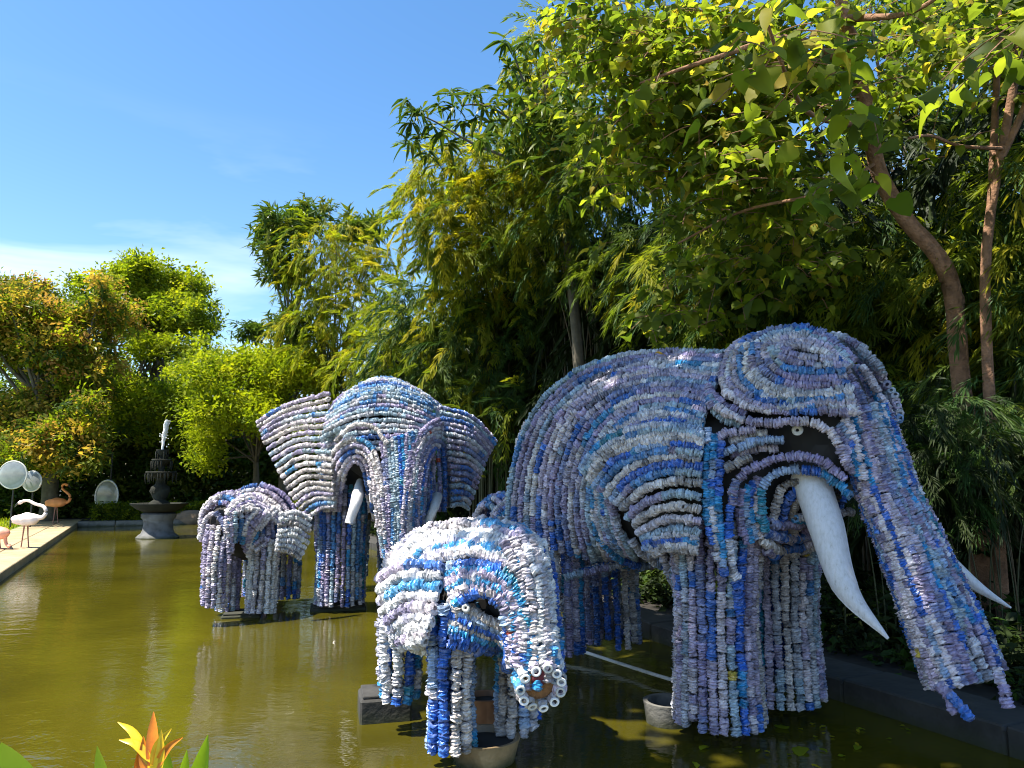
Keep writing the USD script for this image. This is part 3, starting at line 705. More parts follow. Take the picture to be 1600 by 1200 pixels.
def bamboo_spray(seed, n=62, length=.58, leaf=.145, width=.020, droop=.9):
    r = np.random.default_rng(seed)
    t = r.uniform(.12, 1, n)
    x = length * (t - .25 * droop * t**2); z = -length * droop * .75 * t**2.0
    base = np.stack([x, r.normal(0, .03, n) + 0 * t, z], 1)
    side = r.choice([-1, 1], n)
    d = unit(np.stack([.55 + .2 * r.random(n), side * r.uniform(.15, .9, n), -(.25 + droop * 1.1 * t + r.normal(0, .25, n))], 1))
    nrm = unit(np.stack([r.normal(0, .3, n), r.normal(0, .3, n), np.ones(n)], 1)); nrm = unit(nrm - (nrm * d).sum(1, keepdims=True) * d)
    base = base + d * r.uniform(0, .10, n)[:, None]
    lv = kites(base, d, nrm, leaf * r.uniform(.6, 1.15, n), width * r.uniform(.8, 1.2, n))
    s = np.linspace(0, 1, 6)
    st = tube(np.stack([length * (s - .25 * droop * s**2), 0 * s, -length * droop * .75 * s**2], 1), .004, 3, False)
    return cat([lv, st])


def blade_leaf(L, W, rows=5, shape='heart', cup=.12, droop=.25, seed=0):
    r = np.random.default_rng(seed)
    if shape == 'heart':
        prof = [(-.10, .30), (.02, .86), (.25, 1.0), (.52, .84), (.78, .48), (.93, .14), (1.0, .01)]
    else:
        prof = [(0, .06), (.18, .62), (.42, 1.0), (.68, .82), (.88, .36), (1.0, .02)]
    v = []
    for t, w in prof:
        z = -droop * L * max(t, 0)**2
        v += [(t * L, -w * W / 2, z + cup * W * w), (t * L if t > 0 else 0, 0, z), (t * L, w * W / 2, z + cup * W * w)]
    f = []
    for k in range(len(prof) - 1):
        a, b = 3 * k, 3 * k + 3
        f += [(a, b, b + 1), (a, b + 1, a + 1), (a + 1, b + 1, b + 2), (a + 1, b + 2, a + 2)]
    v = np.array(v); v[:, 2] += r.normal(0, .035 * L, len(v)); v[:, 1] *= 1 + r.normal(0, .07, len(v))
    return trimesh.Trimesh(v, f, process=False)


def cluster(seed, n=14, leaf=.2, width=.07, spread=.16, droop=.5):
    """A tuft of broad leaves round a twig end."""
    r = np.random.default_rng(seed)
    az = r.uniform(0, 2 * math.pi, n); el = r.uniform(-.9, .9, n) - droop * .4
    d = np.stack([np.cos(az) * np.cos(el), np.sin(az) * np.cos(el), np.sin(el)], 1)
    nrm = unit(np.array([0, 0, 1.0]) + r.normal(0, .35, (n, 3))); nrm = unit(nrm - (nrm * d).sum(1, keepdims=True) * d)
    return kites(r.normal(0, spread * .6, (n, 3)), d, nrm, leaf * r.uniform(.7, 1.2, n), width * r.uniform(.8, 1.2, n))


SPRAYS = [bamboo_spray(k, droop=dr) for k, dr in ((1, .8), (2, 1.0), (3, 1.25))]
SPRAYS_FAR = [bamboo_spray(k, 56, .56, .175, .027, dr) for k, dr in ((4, .9), (5, 1.2))]
TUFTS = [cluster(k, 22, .135, .068, .20, .5) for k in (1, 2, 3)]
TUFTS_LONG = [cluster(k, 12, .27, .062, .07, .7) for k in (4, 5)]


def bamboo(label, base, culms, height, spread, mat, seed, lean=(0, 0), sprays=14, far=False, tip_droop=.25, fol_from=.42, scale=1.0, group=None, culm_r=.024, name='bamboo_clump', inner=.5, dense_top=1.0, lobes=(), per=3.4):
    """Culms that rise from one root, arch outwards and nod; leafy sprays hang from their upper part."""
    r = np.random.default_rng(seed)
    b = np.array(base, float)
    t = thing(name, label, 'bamboo', group)
    P, A = [], []
    for k in range(culms):
        az = r.uniform(0, 2 * math.pi); m = r.uniform(inner, 1) ** .7
        out = np.array([math.cos(az), math.sin(az)]) * spread * m + np.array(lean) * r.uniform(.6, 1.2)
        h = height * r.uniform(.78, 1.0) * (1 - .12 * m)
        foot = b + np.array([*(r.normal(0, .22, 2) * (1 + spread * .25)), 0])
        s = np.linspace(0, 1, 16)
        c = np.column_stack([foot[0] + out[0] * s**2.1, foot[1] + out[1] * s**2.1, foot[2] + h * (1.16 * s - (.16 + tip_droop * m) * s**3.2)])
        part('culm', tube(c, np.linspace(1, .25, 16) * culm_r * r.uniform(.7, 1.2), 6, False), 'culm' if r.random() < .75 else 'culm_dry', t, True)
        u = fol_from + (1 - fol_from) * r.random(sprays) ** (1 / dense_top)
        for x in u:
            q = np.array([np.interp(x, s, c[:, j]) for j in range(3)])
            P.append(q + r.normal(0, .12 + .16 * x, 3))
            a2 = r.uniform(0, 2 * math.pi)
            w = np.array([math.cos(a2), math.sin(a2), r.uniform(-.25, .45)]) * 1.0 + np.array([*unit(out), 0]) * .5
            A.append(w)
    for px, py, Y, rad in lobes:          # the rounded heads that the leaning tops make
        c = at(px, py, Y); rad = np.array([rad, rad, rad * .8]) if np.ndim(rad) == 0 else np.array(rad, float)
        m = int(per * 26 * rad.prod() ** (2 / 3))
        d = unit(r.normal(size=(m, 3)) + [0, 0, .35])
        w = .75 + .6 * meshkit.fbm(d * 2.4 + c, 3, seed)
        P += list(c + d * rad * (w * (.45 + .55 * r.random(m) ** .5))[:, None]); A += list(d * [1, 1, .35] + [0, 0, .1] + r.normal(0, .4, (m, 3)))
    P, A = np.array(P), np.array(A)
    pro = SPRAYS_FAR if far else SPRAYS
    mats = mat if isinstance(mat, list) else [mat]
    protos = [(p, m) for p in pro for m in mats]
    up = unit(np.array([0, 0, 1.0]) + r.normal(0, .15, A.shape))
    scatter('foliage', protos, r.integers(0, len(protos), len(P)), P, quats(A, up), r.uniform(.7, 1.35, len(P)) * scale, t)
    return t


def tree(label, trunk, lobes, protos, seed, per=1.0, name='tree', category='tree', bark='bark_grey', trunk_r=(.22, .12), size=1.0, limbs=True, shell=.55, group=None, wp=None):
    """trunk: points; lobes: (centre, radius) of the crown's leafy masses."""
    r = np.random.default_rng(seed)
    t = thing(name, label, category, group)
    tr = spline(trunk, 14)
    part('trunk', tube(tr, np.linspace(*trunk_r, 14), 10, True, .18, seed), bark, t, True)
    P, A = [], []
    for c, rad in lobes:
        c, rad = np.array(c, float), np.broadcast_to(np.array(rad, float), 3)
        if limbs:
            k = tr[r.integers(8, 14)]
            mid = (k + c) / 2 + r.normal(0, .15, 3) * rad
            part('limb', tube(spline([k, mid, c + r.normal(0, .2, 3) * rad], 9), np.linspace(trunk_r[1] * .6, .02, 9), 6, False), bark, t, True)
        n = max(12, int(per * 26 * (rad.prod() ** (2 / 3))))
        d = unit(r.normal(size=(n, 3)))
        rr = shell + (1 - shell) * r.random(n) ** .6
        wob = 1 + .6 * (meshkit.fbm(d * 2.2 + c, 3, seed) - .5) * 2
        p = c + d * rad * (rr * wob)[:, None]
        P.append(p); A.append(d + np.array([0, 0, .25]) + r.normal(0, .35, (n, 3)))
    P, A = np.vstack(P), np.vstack(A)
    up = unit(np.array([0, 0, 1.0]) + .5 * unit(A) + r.normal(0, .2, A.shape))
    which = r.choice(len(protos), len(P), p=wp)
    scatter('crown', protos, which, P, quats(A, up), r.uniform(.7, 1.4, len(P)) * size, t)
    return t


def lobes_at(items):
    return [(at(px, py, Y), rad) for px, py, Y, rad in items]


# trees round the far end of the pond
RL = lambda seed, boxes: [(at(px + r_.uniform(-dx, dx), py + r_.uniform(-dy, dy), Y + r_.uniform(-1.2, 1.2)), np.array([rad, rad, rad * .58]) * r_.uniform(.7, 1.2)) for r_ in [np.random.default_rng(seed)] for (px, py, dx, dy, Y, rad, k) in boxes for _ in range(k)]
gx = at(75, 800, 26.5); gx[2] = .1
tree('broad flowering tree with yellow brown blossom over green leaves beside the flamingos', [gx, gx + [0, 0, 2.2], gx + [-.3, .2, 4.5]],
     RL(31, [(-60, 560, 40, 70, 26, 1.7, 4), (40, 500, 50, 40, 26, 1.25, 5), (110, 560, 60, 70, 26, 1.25, 7), (60, 640, 70, 50, 25, 1.25, 7), (135, 660, 45, 30, 25.5, .95, 5), (60, 700, 70, 22, 25, .9, 6), (150, 470, 25, 25, 26.5, .8, 3), (20, 455, 25, 10, 26.5, .7, 2)]),
     [(TUFTS[0], 'leaf_flowering'), (TUFTS[1], 'leaf_flowering'), (TUFTS[2], 'leaf_green'), (TUFTS_LONG[0], 'leaf_mango')], 21, per=3.6, name='flowering_tree', size=1.15, trunk_r=(.30, .16), wp=[.33, .27, .2, .2])
gx = at(225, 800, 31); gx[2] = .1
tree('tall green tree with layered crown and a gap of sky in it behind the fountain', [gx, gx + [.1, 0, 3.5], gx + [.2, 0, 8.2]],
     RL(32, [(215, 430, 30, 18, 31, 1.1, 5), (165, 460, 40, 30, 31, 1.1, 5), (270, 460, 35, 30, 31, 1.15, 6), (300, 500, 32, 20, 30.5, 1.0, 5), (215, 490, 60, 25, 31.5, 1.0, 6), (270, 545, 60, 10, 30, .9, 5), (240, 620, 60, 30, 30, 1.1, 7), (200, 660, 35, 40, 29.5, 1.0, 5), (285, 660, 40, 40, 29.5, 1.0, 5)]),
     [(TUFTS[0], 'leaf_green'), (TUFTS[1], 'leaf_green'), (TUFTS[2], 'leaf_lime'), (TUFTS_LONG[1], 'leaf_mango')], 22, per=3.4, name='green_tree', size=1.25, trunk_r=(.26, .10), wp=[.35, .3, .2, .15])
gx = at(395, 805, 26); gx[2] = .1
tree('lime green bushy tree in full sun left of the far elephant', [gx, gx + [0, .2, 1.5], gx + [-.2, .3, 3.4]],
     RL(33, [(350, 590, 40, 25, 25, .95, 6), (420, 570, 50, 18, 25, .9, 6), (470, 585, 35, 20, 25, .8, 4), (380, 640, 60, 25, 24.5, .9, 7), (350, 700, 30, 25, 24, .75, 4), (500, 600, 20, 15, 25, .7, 2)]),
     [(TUFTS[0], 'leaf_lime'), (TUFTS[1], 'leaf_lime'), (TUFTS[2], 'leaf_green')], 23, per=3.6, name='lime_tree_bush', size=1.05, trunk_r=(.14, .07))
gx = at(440, 800, 27); gx[2] = .1
tree('dark glossy tree rising behind the left edge of the golden bamboo', [gx, gx + [.1, 0, 4], gx + [.3, 0, 8.5]],
     RL(34, [(470, 340, 40, 12, 25, .8, 4), (430, 375, 18, 25, 25, .7, 4), (440, 430, 18, 25, 25, .7, 3), (560, 360, 35, 14, 26, .8, 4), (450, 530, 25, 30, 25.5, .9, 4), (400, 520, 12, 18, 27, .6, 2)]),
     [(TUFTS_LONG[0], 'leaf_mango'), (TUFTS_LONG[1], 'leaf_mango')], 24, per=2.4, name='glossy_tree', size=1.3, trunk_r=(.2, .09), shell=.3)
for k, (px, Y, z, lab) in enumerate([(20, 44, 13.0, 'pale distant tree at the far left above the blossom'), (140, 46, 11, 'distant tree showing between blossom and tall green tree'), (300, 44, 9, 'distant tree behind the right side of the tall green tree'), (365, 50, 10.0, 'small distant tree in the sky gap'), (440, 42, 9, 'distant tree low behind the golden bamboo')]):
    gx = at(px, 800, Y); gx[2] = .1
    r_ = np.random.default_rng(60 + k)
    tree(lab, [gx, gx + [0, 0, z * .4], gx + [.2, 0, z * .75]], [(gx + np.array([r_.normal(0, 1.3), r_.normal(0, 1), z * f]), 1.5) for f in (.3, .42, .55, .66, .78, .85, .5, .36)], [(TUFTS[0], 'leaf_green'), (TUFTS[1], 'leaf_mango')], 61 + k, per=1.6, name='distant_tree', size=1.7, group=None)
# bamboo along the right bank
bx = lambda px, Y: (at(px, 700, Y)[0], Y, BANK - .05)
bamboo('sunlit golden green bamboo clump behind the far elephant, nearest the sky gap', bx(515, 24.5), 22, 11.6, 1.6, ['leaf_bamboo', 'leaf_bamboo_gold', 'leaf_lime'], 41, sprays=14, far=True, fol_from=.3, culm_r=.04, tip_droop=.10, lobes=[(480, 385, 24.5, 1.0), (530, 370, 24.6, .95), (525, 420, 24, 1.2), (470, 455, 24.5, .7), (580, 450, 24, .9), (560, 500, 23.8, 1.0), (500, 500, 24, 1.0), (590, 400, 24.8, .7), (455, 520, 24.4, .65), (500, 555, 23.6, .8), (600, 540, 23.5, .9)])
bamboo('low yellow green bamboo between golden clump and far elephant', bx(600, 21), 14, 5.6, 1.2, ['leaf_bamboo', 'leaf_lime'], 42, sprays=8, far=True, fol_from=.3, lobes=[(615, 500, 20.5, .7), (640, 535, 20, .7), (590, 560, 20.5, .8), (560, 590, 20.5, .7)])
bamboo('dark green feathery bamboo behind the far elephant and below the golden plume', bx(660, 19), 22, 6.6, 1.5, ['leaf_bamboo_dark', 'leaf_bamboo_dark', 'leaf_bamboo'], 43, sprays=10, far=True, fol_from=.12, lobes=[(665, 480, 18.6, 1.1), (725, 495, 18, 1.1), (785, 520, 17.2, 1.0), (650, 550, 18.5, 1.1), (735, 575, 17.5, 1.2), (800, 600, 17, .9), (610, 610, 18.5, .8), (690, 640, 17.5, 1.0), (770, 660, 16.5, .9), (830, 640, 16.2, .6)])
bamboo('great drooping bamboo plume with golden top left of the dark hollow', bx(765, 18.0), 30, 11.6, 1.25, ['leaf_bamboo', 'leaf_bamboo_gold', 'leaf_bamboo'], 44, lean=(-.15, -.5), sprays=10, tip_droop=.34, fol_from=.62, scale=1.0, far=True, lobes=[(680, 300, 16.3, .8), (715, 265, 16.3, .8), (760, 290, 16.1, 1.0), (820, 320, 15.9, 1.0), (665, 365, 16.1, .6), (735, 355, 15.8, 1.0), (795, 390, 15.6, .85), (700, 400, 15.9, .6), (850, 360, 15.6, .7)], per=5.0)
bamboo('tallest bamboo, its bright crest touching the sky at the top', bx(875, 17.0), 28, 14.2, 1.1, ['leaf_bamboo', 'leaf_bamboo', 'leaf_bamboo_gold'], 45, lean=(-.15, -.3), sprays=12, fol_from=.5, scale=1.0, far=True, tip_droop=.2, lobes=[(848, 60, 15.5, .55), (865, 115, 15.4, .75), (895, 165, 15.3, .85), (845, 190, 15.4, .6), (925, 225, 15, .9), (870, 250, 15.2, .9), (905, 290, 15, .8), (800, 225, 15.6, .6)], per=4.6)
bamboo('bamboo clump hanging over the hollow right of the golden plume', bx(930, 15.4), 26, 9.6, 1.6, ['leaf_bamboo', 'leaf_bamboo_dark'], 46, lean=(-.2, -.3), sprays=12, fol_from=.82, scale=1.0, tip_droop=.2, lobes=[(955, 240, 13.0, .75), (1005, 250, 12.6, .75), (920, 285, 13.0, .5), (1060, 250, 12.4, .8)], per=5.0)
bamboo('shaded bamboo clump right behind the back of the largest elephant', bx(1085, 12.6), 24, 8.2, 1.5, ['leaf_bamboo', 'leaf_bamboo_dark'], 47, lean=(.25, -.3), sprays=26, fol_from=.80, scale=1.1)
bamboo('shaded bamboo clump behind the head of the largest elephant', bx(1210, 10.8), 24, 7.8, 1.3, ['leaf_bamboo_dark', 'leaf_bamboo'], 48, lean=(-.3, -.5), sprays=34, fol_from=.58, scale=1.0)
bamboo('thin bamboo standing left of the bent brown trunk', bx(1370, 9.4), 16, 7.0, 1.0, ['leaf_bamboo_dark', 'leaf_bamboo'], 49, sprays=26, fol_from=.42)
bamboo('bamboo behind the bent brown trunk at the right', bx(1500, 8.6), 18, 7.0, 1.0, ['leaf_bamboo_dark', 'leaf_bamboo'], 50, sprays=34, fol_from=.42)
bamboo('bamboo at the right edge of the view', bx(1600, 7.4), 16, 6.6, .9, ['leaf_bamboo_dark', 'leaf_bamboo'], 51, sprays=34, fol_from=.42)
for k, (px, Y, lab) in enumerate([(1420, 7.0, 'low grassy bamboo shoots left of the foot of the bent trunk'), (1540, 6.7, 'low grassy bamboo shoots before the foot of the bent trunk')]):
    bamboo(lab, bx(px, Y), 16, 2.85, .6, ['leaf_bamboo_dark', 'leaf_thicket'], 70 + k, sprays=13, fol_from=.84, scale=.7, culm_r=.008, name='bamboo_shoots')
# added leaf mass behind the bamboo, put in to hold back light
r_ = np.random.default_rng(81)
n = 11000
al, ac = r_.uniform(1, 34, n), 9.6 + r_.normal(0, .6, n)
hz = 7.0 * r_.random(n) ** 1.1
gap = (al > 1) & (al < 8.5) & (hz > 2.6 + .5 * r_.random(n)) & (r_.random(n) < .62)
keep = ~gap
tp = np.array([pond(x, y, z) for x, y, z in zip(al, ac, hz)])[keep]
tk = thing('thicket', 'added dark leaf mass behind the bamboo that holds back light', 'thicket'); tag(tk, kind='stuff')
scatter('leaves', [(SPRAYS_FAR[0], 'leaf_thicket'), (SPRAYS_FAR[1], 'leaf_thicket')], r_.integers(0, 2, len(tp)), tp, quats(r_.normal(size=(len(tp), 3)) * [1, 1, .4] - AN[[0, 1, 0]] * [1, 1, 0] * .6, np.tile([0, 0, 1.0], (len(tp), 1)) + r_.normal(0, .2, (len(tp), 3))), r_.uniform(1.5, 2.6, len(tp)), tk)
n = 5000
fp = np.array([pond(x, y, z) for x, y, z in zip(33.5 + r_.normal(0, .5, n), r_.uniform(-16, 9, n), 3.6 * r_.random(n))])
fh = thing('far_hedge', 'dark hedge across the far end of the pond', 'hedge'); tag(fh, kind='stuff')
scatter('leaves', [(TUFTS[0], 'leaf_mango'), (TUFTS[1], 'leaf_mango')], r_.integers(0, 2, n), fp, quats(r_.normal(size=(n, 3)), np.tile([0, 0, 1.0], (n, 1)) + r_.normal(0, .2, (n, 3))), r_.uniform(1.2, 2.2, n), fh)
n = 1500
fp = np.array([pond(x, y, z) for x, y, z in zip(PA1 + .75 + r_.normal(0, .15, n), r_.uniform(-1.6, 6, n), .15 + .55 * r_.random(n))])
lh = thing('low_planting', 'low clipped planting along the far kerb behind the fountain', 'planting'); tag(lh, kind='stuff')
scatter('leaves', [(TUFTS[0], 'leaf_mango'), (TUFTS[1], 'leaf_green')], r_.integers(0, 2, n), fp, quats(r_.normal(size=(n, 3)), np.tile([0, 0, 1.0], (n, 1))), r_.uniform(.5, .9, n), lh)


n = 4200
fp = np.array([pond(x, y, z) for x, y, z in zip(r_.uniform(1.5, 30, n), PR + .75 + 2.6 * r_.random(n), .12 + .40 * r_.random(n) ** 2)])
gc = thing('ground_cover', 'dark low ground cover and leaf litter under the bamboo along the right kerb', 'ground cover'); tag(gc, kind='stuff')
scatter('leaves', [(TUFTS[0], 'leaf_thicket'), (TUFTS[1], 'leaf_bamboo_dark')], r_.choice(2, n, p=[.8, .2]), fp, quats(r_.normal(size=(n, 3)) * [1, 1, .3], np.tile([0, 0, 1.0], (n, 1)) + r_.normal(0, .2, (n, 3))), r_.uniform(.6, 1.2, n), gc)


def leaf_tree(t, pos, dirs, up, meshes, mat, scale, rng, singles=300):
    """Leaves big enough to tell apart: those that show largest are pieces of their own, the rest one instanced mass."""
    q = quats(dirs, up)
    px = proj(pos); d = np.linalg.norm(pos - EYE, axis=1)
    inview = (pos[:, 1] > .5) & (px[:, 0] > 0) & (px[:, 0] < 1600) & (px[:, 1] > 0) & (px[:, 1] < 1200)
    order = np.argsort(np.where(inview, -scale / d, 1e9))[:singles]
    order = order[inview[order]]
    rest = np.setdiff1d(np.arange(len(pos)), order)
    which = rng.integers(0, len(meshes), len(pos))
    for i in order:
        m = meshes[which[i]].copy()
        m.vertices = Rotation.from_quat(q[i]).apply(m.vertices * scale[i]) + pos[i]
        part('leaf', m, mat, t, True)
    scatter('other_leaves', [(m, mat) for m in meshes], which[rest], pos[rest], q[rest], scale[rest], t)


def twigged(rng, starts, lengths, heading, leaves, droop=.3):
    """Leaf seats along drooping twigs: positions and outward directions."""
    P, D, tw = [], [], []
    for s, L, h in zip(starts, lengths, heading):
        h = unit(h)
        u = np.linspace(0, 1, 8)[:, None]
        c = s + h * L * u + np.array([0, 0, -droop * L]) * u**2
        tw.append(c)
        for x in np.linspace(.2, 1, leaves):
            p = np.array([np.interp(x, u[:, 0], c[:, j]) for j in range(3)])
            a = unit(h * .4 + rng.normal(0, .8, 3) * [1, 1, .4] + [0, 0, -.25])
            P.append(p + a * .05); D.append(a)
    return np.array(P), np.array(D), tw


# the broad-leaved tree whose bent trunk stands behind the largest elephant; its crown reaches over the water, widened out of view for shade
rng = np.random.default_rng(91)
hib = thing('broadleaf_tree', 'bent brown trunk at the right carrying big heart-shaped sunlit leaves overhead', 'tree')
tp0 = at(1512, 640, 7.4)
trunk = [(tp0[0] + .05, 7.45, .1), (tp0[0] + .03, 7.42, 1.2), at(1502, 600, 7.4), at(1490, 470, 7.4), at(1468, 405, 7.35), at(1412, 338, 7.25), at(1374, 270, 7.2), at(1357, 190, 7.1), at(1335, 90, 6.9), at(1300, -60, 6.6)]
tr = spline(trunk, 40)
tr2 = spline(trunk, 110)
tm_ = tube(tr2, np.interp(np.linspace(0, 1, 110), [0, .06, .4, .7, 1], [.17, .115, .09, .08, .05]), 22)
cen = np.vstack([np.repeat(tr2, 22, 0), tr2[:1], tr2[-1:]])
tm_.vertices = cen + (tm_.vertices - cen) * (.80 + .34 * meshkit.fbm(tm_.vertices * [9, 9, 3.5], 4, 5) + .30 * (meshkit.noise(tm_.vertices * [5, 5, 4], 8) > .86))[:, None]
part('trunk', tm_, 'bark', hib, True)
top = tr[-1]
limbs = [([tr[33], at(1240, 60, 6.6), at(1120, 90, 6.6), at(1000, 130, 7.0)], .05), ([tr[-1], (1.6, 5.6, 6.9), (-.2, 4.8, 7.3), (-2.4, 4.4, 7.4)], .06), ([tr[-1], (1.9, 5.0, 6.9), (.6, 3.8, 7.2), (-1.6, 3.0, 7.3)], .05),
         ([tr[30], at(1270, 180, 6.2), at(1230, 120, 5.2), at(1200, 40, 4.8)], .035), ([tr[28], at(1290, 300, 6.6), at(1160, 330, 7.2), at(1060, 380, 8.2)], .02), ([tr[36], at(1420, 20, 6.0), at(1500, -30, 5.4)], .04)]
for pts, r0 in limbs:
    part('limb', tube(spline(pts, 16), np.linspace(r0, .012, 16), 7, True, .1), 'bark', hib, True)
LEAF = [blade_leaf(.20, .19, shape='heart', cup=c, droop=d, seed=k) for k, (c, d) in enumerate([(.10, .2), (.22, .45), (.05, .6), (-.08, .3), (.3, .8)])]
seeds = []
for px, py, dx, dy, Y, n in [(930, 50, 45, 55, 8.6, 80), (1010, 90, 70, 90, 8.2, 190), (1110, 90, 80, 90, 7.8, 210), (1200, 130, 70, 120, 7.4, 200), (1050, 230, 90, 60, 8.4, 150), (1170, 260, 80, 60, 7.8, 130), (1140, 390, 90, 50, 8.4, 55), (1060, 480, 45, 35, 8.8, 26),
                             (1270, 390, 50, 50, 7.6, 30), (1420, 60, 110, 60, 7.0, 70), (1400, 130, 100, 60, 7.6, 40), (1560, 100, 40, 80, 6.6, 30)]:
    for _ in range(n):
        seeds.append((at(px + rng.normal(0, dx * .7), py + rng.normal(0, dy * .7), Y + rng.normal(0, .55)), 7, rng.uniform(.38, .78)))
for px, py, dx, dy, Y, n in [(1215, 60, 45, 40, 4.9, 9), (1250, 130, 40, 40, 4.9, 9), (1340, 160, 50, 35, 5.2, 8), (1300, 260, 30, 25, 4.8, 4), (1590, 60, 20, 40, 4.6, 6)]:
    for _ in range(n):
        seeds.append((at(px + rng.normal(0, dx * .6), py + rng.normal(0, dy * .6), Y + rng.normal(0, .2)), 4, rng.uniform(.7, 1.0)))
for _ in range(1050):  # unseen crown leaves, outline shaped to shade the big elephant and right water
    p = np.array([rng.uniform(-4.3, 1.3), rng.uniform(1.8, 7.2), 0])
    p[2] = 7.45 + max(0, p[1] - 4.5) * .4 + rng.normal(0, .22)
    if (p[1] < 4.2 and p[0] < -2.75) or (p[1] > 4.0 and p[0] > 0):
        continue
    seeds.append((p, 9, 1.0))
P, D, TW, SC = [], [], [], []
for s, k, z in seeds:
    p, d, w = twigged(rng, [s], [rng.uniform(.25, .55)], [rng.normal(0, 1, 3) * [1, 1, .3] + [-.3, -.3, 0]], k)
    P.append(p); D.append(d); TW += w; SC.append(z * rng.uniform(.7, 1.15, len(p)))
P, D = np.vstack(P), np.vstack(D)
up = unit(np.array([-.25, -.35, 1.0]) + rng.normal(0, .45, P.shape))
leaf_tree(hib, P, D, up, LEAF, 'leaf_hibiscus', np.concatenate(SC), rng)
g = cat([tube(w[::2], .0045, 4, False) for w in TW])
tag(part('twigs', g, 'bark', hib), kind='stuff')
# brown stems at the upper right
st2 = thing('forked_trunks', 'reddish brown forked trunks at the top right corner', 'tree')
for pts, r0 in [([(at(1545, 700, 7.0)[0], 7.0, .1), at(1540, 500, 7.0), at(1548, 330, 7.0), at(1572, 200, 6.9), at(1590, 90, 6.8), at(1604, -40, 6.7)], .06), ([at(1548, 330, 7.0), at(1552, 240, 7.05), at(1556, 150, 7.1), at(1560, 60, 7.1), at(1562, -60, 7.1)], .04),
                ([at(1562, 250, 6.95), at(1600, 170, 6.8), at(1640, 60, 6.6)], .04), ([at(1566, 232, 6.9), at(1500, 228, 6.7), at(1455, 212, 6.5), at(1420, 216, 6.3)], .02)]:
    part('stem', tube(spline(pts, 18), np.linspace(r0, r0 * .6, 18), 9, True, .12, 5), 'bark', st2, True)
pp = at(rng.uniform(1500, 1660, 60), rng.uniform(-80, 110, 60), 6.7 + rng.normal(0, .4, 60))
scatter('leaves', [(m, 'leaf_hibiscus') for m in LEAF], rng.integers(0, 3, 60), pp, quats(rng.normal(0, 1, (60, 3)) * [1, 1, .4] + [0, 0, -.3], unit(np.array([0, 0, 1.0]) + rng.normal(0, .4, (60, 3)))), rng.uniform(.7, 1.2, 60), st2)
gx = at(1480, 700, 11.0); gx[2] = .1
tree('fine leaved dark tree filling the top right behind the forked trunks', [gx, gx + [.1, 0, 3], gx + [0, .2, 6.5]],
     RL(35, [(1400, 40, 70, 40, 11, .75, 6), (1520, 60, 80, 60, 10.5, .8, 8), (1590, 200, 40, 70, 10, .7, 5), (1480, 200, 60, 40, 11, .6, 4), (1380, 160, 40, 40, 11, .6, 3), (1560, 350, 50, 50, 10, .6, 4), (1420, 330, 40, 60, 11.5, .5, 3)]),
     [(TUFTS[0], 'leaf_bamboo_dark'), (TUFTS[1], 'leaf_hibiscus'), (TUFTS[2], 'leaf_green')], 25, per=3.0, name='fine_leaved_tree', size=.8, trunk_r=(.12, .05), wp=[.55, .3, .15])
# the mango branch against the sky
rng = np.random.default_rng(95)
mg = thing('mango_tree', 'mango tree with long drooping leaf whorls reaching left against the blue sky', 'tree')
mb = at(905, 700, 14.6); mb[2] = .1
mt = spline([mb, mb + [0, 0, 4], at(880, 330, 14.6), at(860, 200, 14.6), at(850, 110, 14.6)], 20)
part('trunk', tube(mt, np.linspace(.16, .05, 20), 9, True, .15, 8), 'bark_grey', mg, True)
MANGO = [blade_leaf(.34, .075, shape='lance', cup=.1, droop=dr, seed=k) for k, dr in enumerate((.35, .6, .9))]
wh = [(632, 160), (640, 190), (660, 172), (685, 165), (655, 215), (690, 205), (668, 240), (640, 222), (712, 168), (735, 150), (722, 190), (750, 140), (770, 165), (745, 185), (790, 130), (800, 155), (775, 190), (810, 180), (795, 105), (805, 75), (790, 65), (815, 120), (830, 150), (780, 150), (700, 225), (760, 215), (830, 60), (645, 175), (672, 195), (705, 145), (820, 95), (757, 165)]
P, D = [], []
for br in ([mt[14], at(800, 250, 14.2), at(740, 225, 14.0), at(680, 190, 13.8), at(645, 175, 13.7)], [mt[15], at(815, 200, 14.2), at(760, 165, 14.0), at(720, 165, 13.9)], [mt[17], at(820, 130, 14.2), at(800, 75, 14.1)]):
    part('limb', tube(spline(br, 14), np.linspace(.045, .012, 14), 6, True), 'bark_grey', mg, True)
for px, py in wh:
    c = at(px, py, 13.9 + rng.normal(0, .25))
    for _ in range(13):
        a = rng.uniform(0, 2 * math.pi)
        d = np.array([math.cos(a), math.sin(a), rng.uniform(-.6, .5)])
        P.append(c + rng.normal(0, .03, 3)); D.append(unit(d))
for px, py, dx, dy, k in [(850, 190, 45, 60, 60), (930, 200, 60, 60, 60)]:
    for _ in range(k):
        c = at(px + rng.normal(0, dx), py + rng.normal(0, dy), 13.6 + rng.normal(0, .4))
        for _ in range(8):
            a = rng.uniform(0, 2 * math.pi); P.append(c); D.append(unit(np.array([math.cos(a), math.sin(a), rng.uniform(-.6, .4)])))
P, D = np.array(P), np.array(D)
leaf_tree(mg, P, D, unit(np.array([0, 0, 1.0]) + rng.normal(0, .3, P.shape)), MANGO, 'leaf_mango', rng.uniform(.7, 1.15, len(P)), rng)
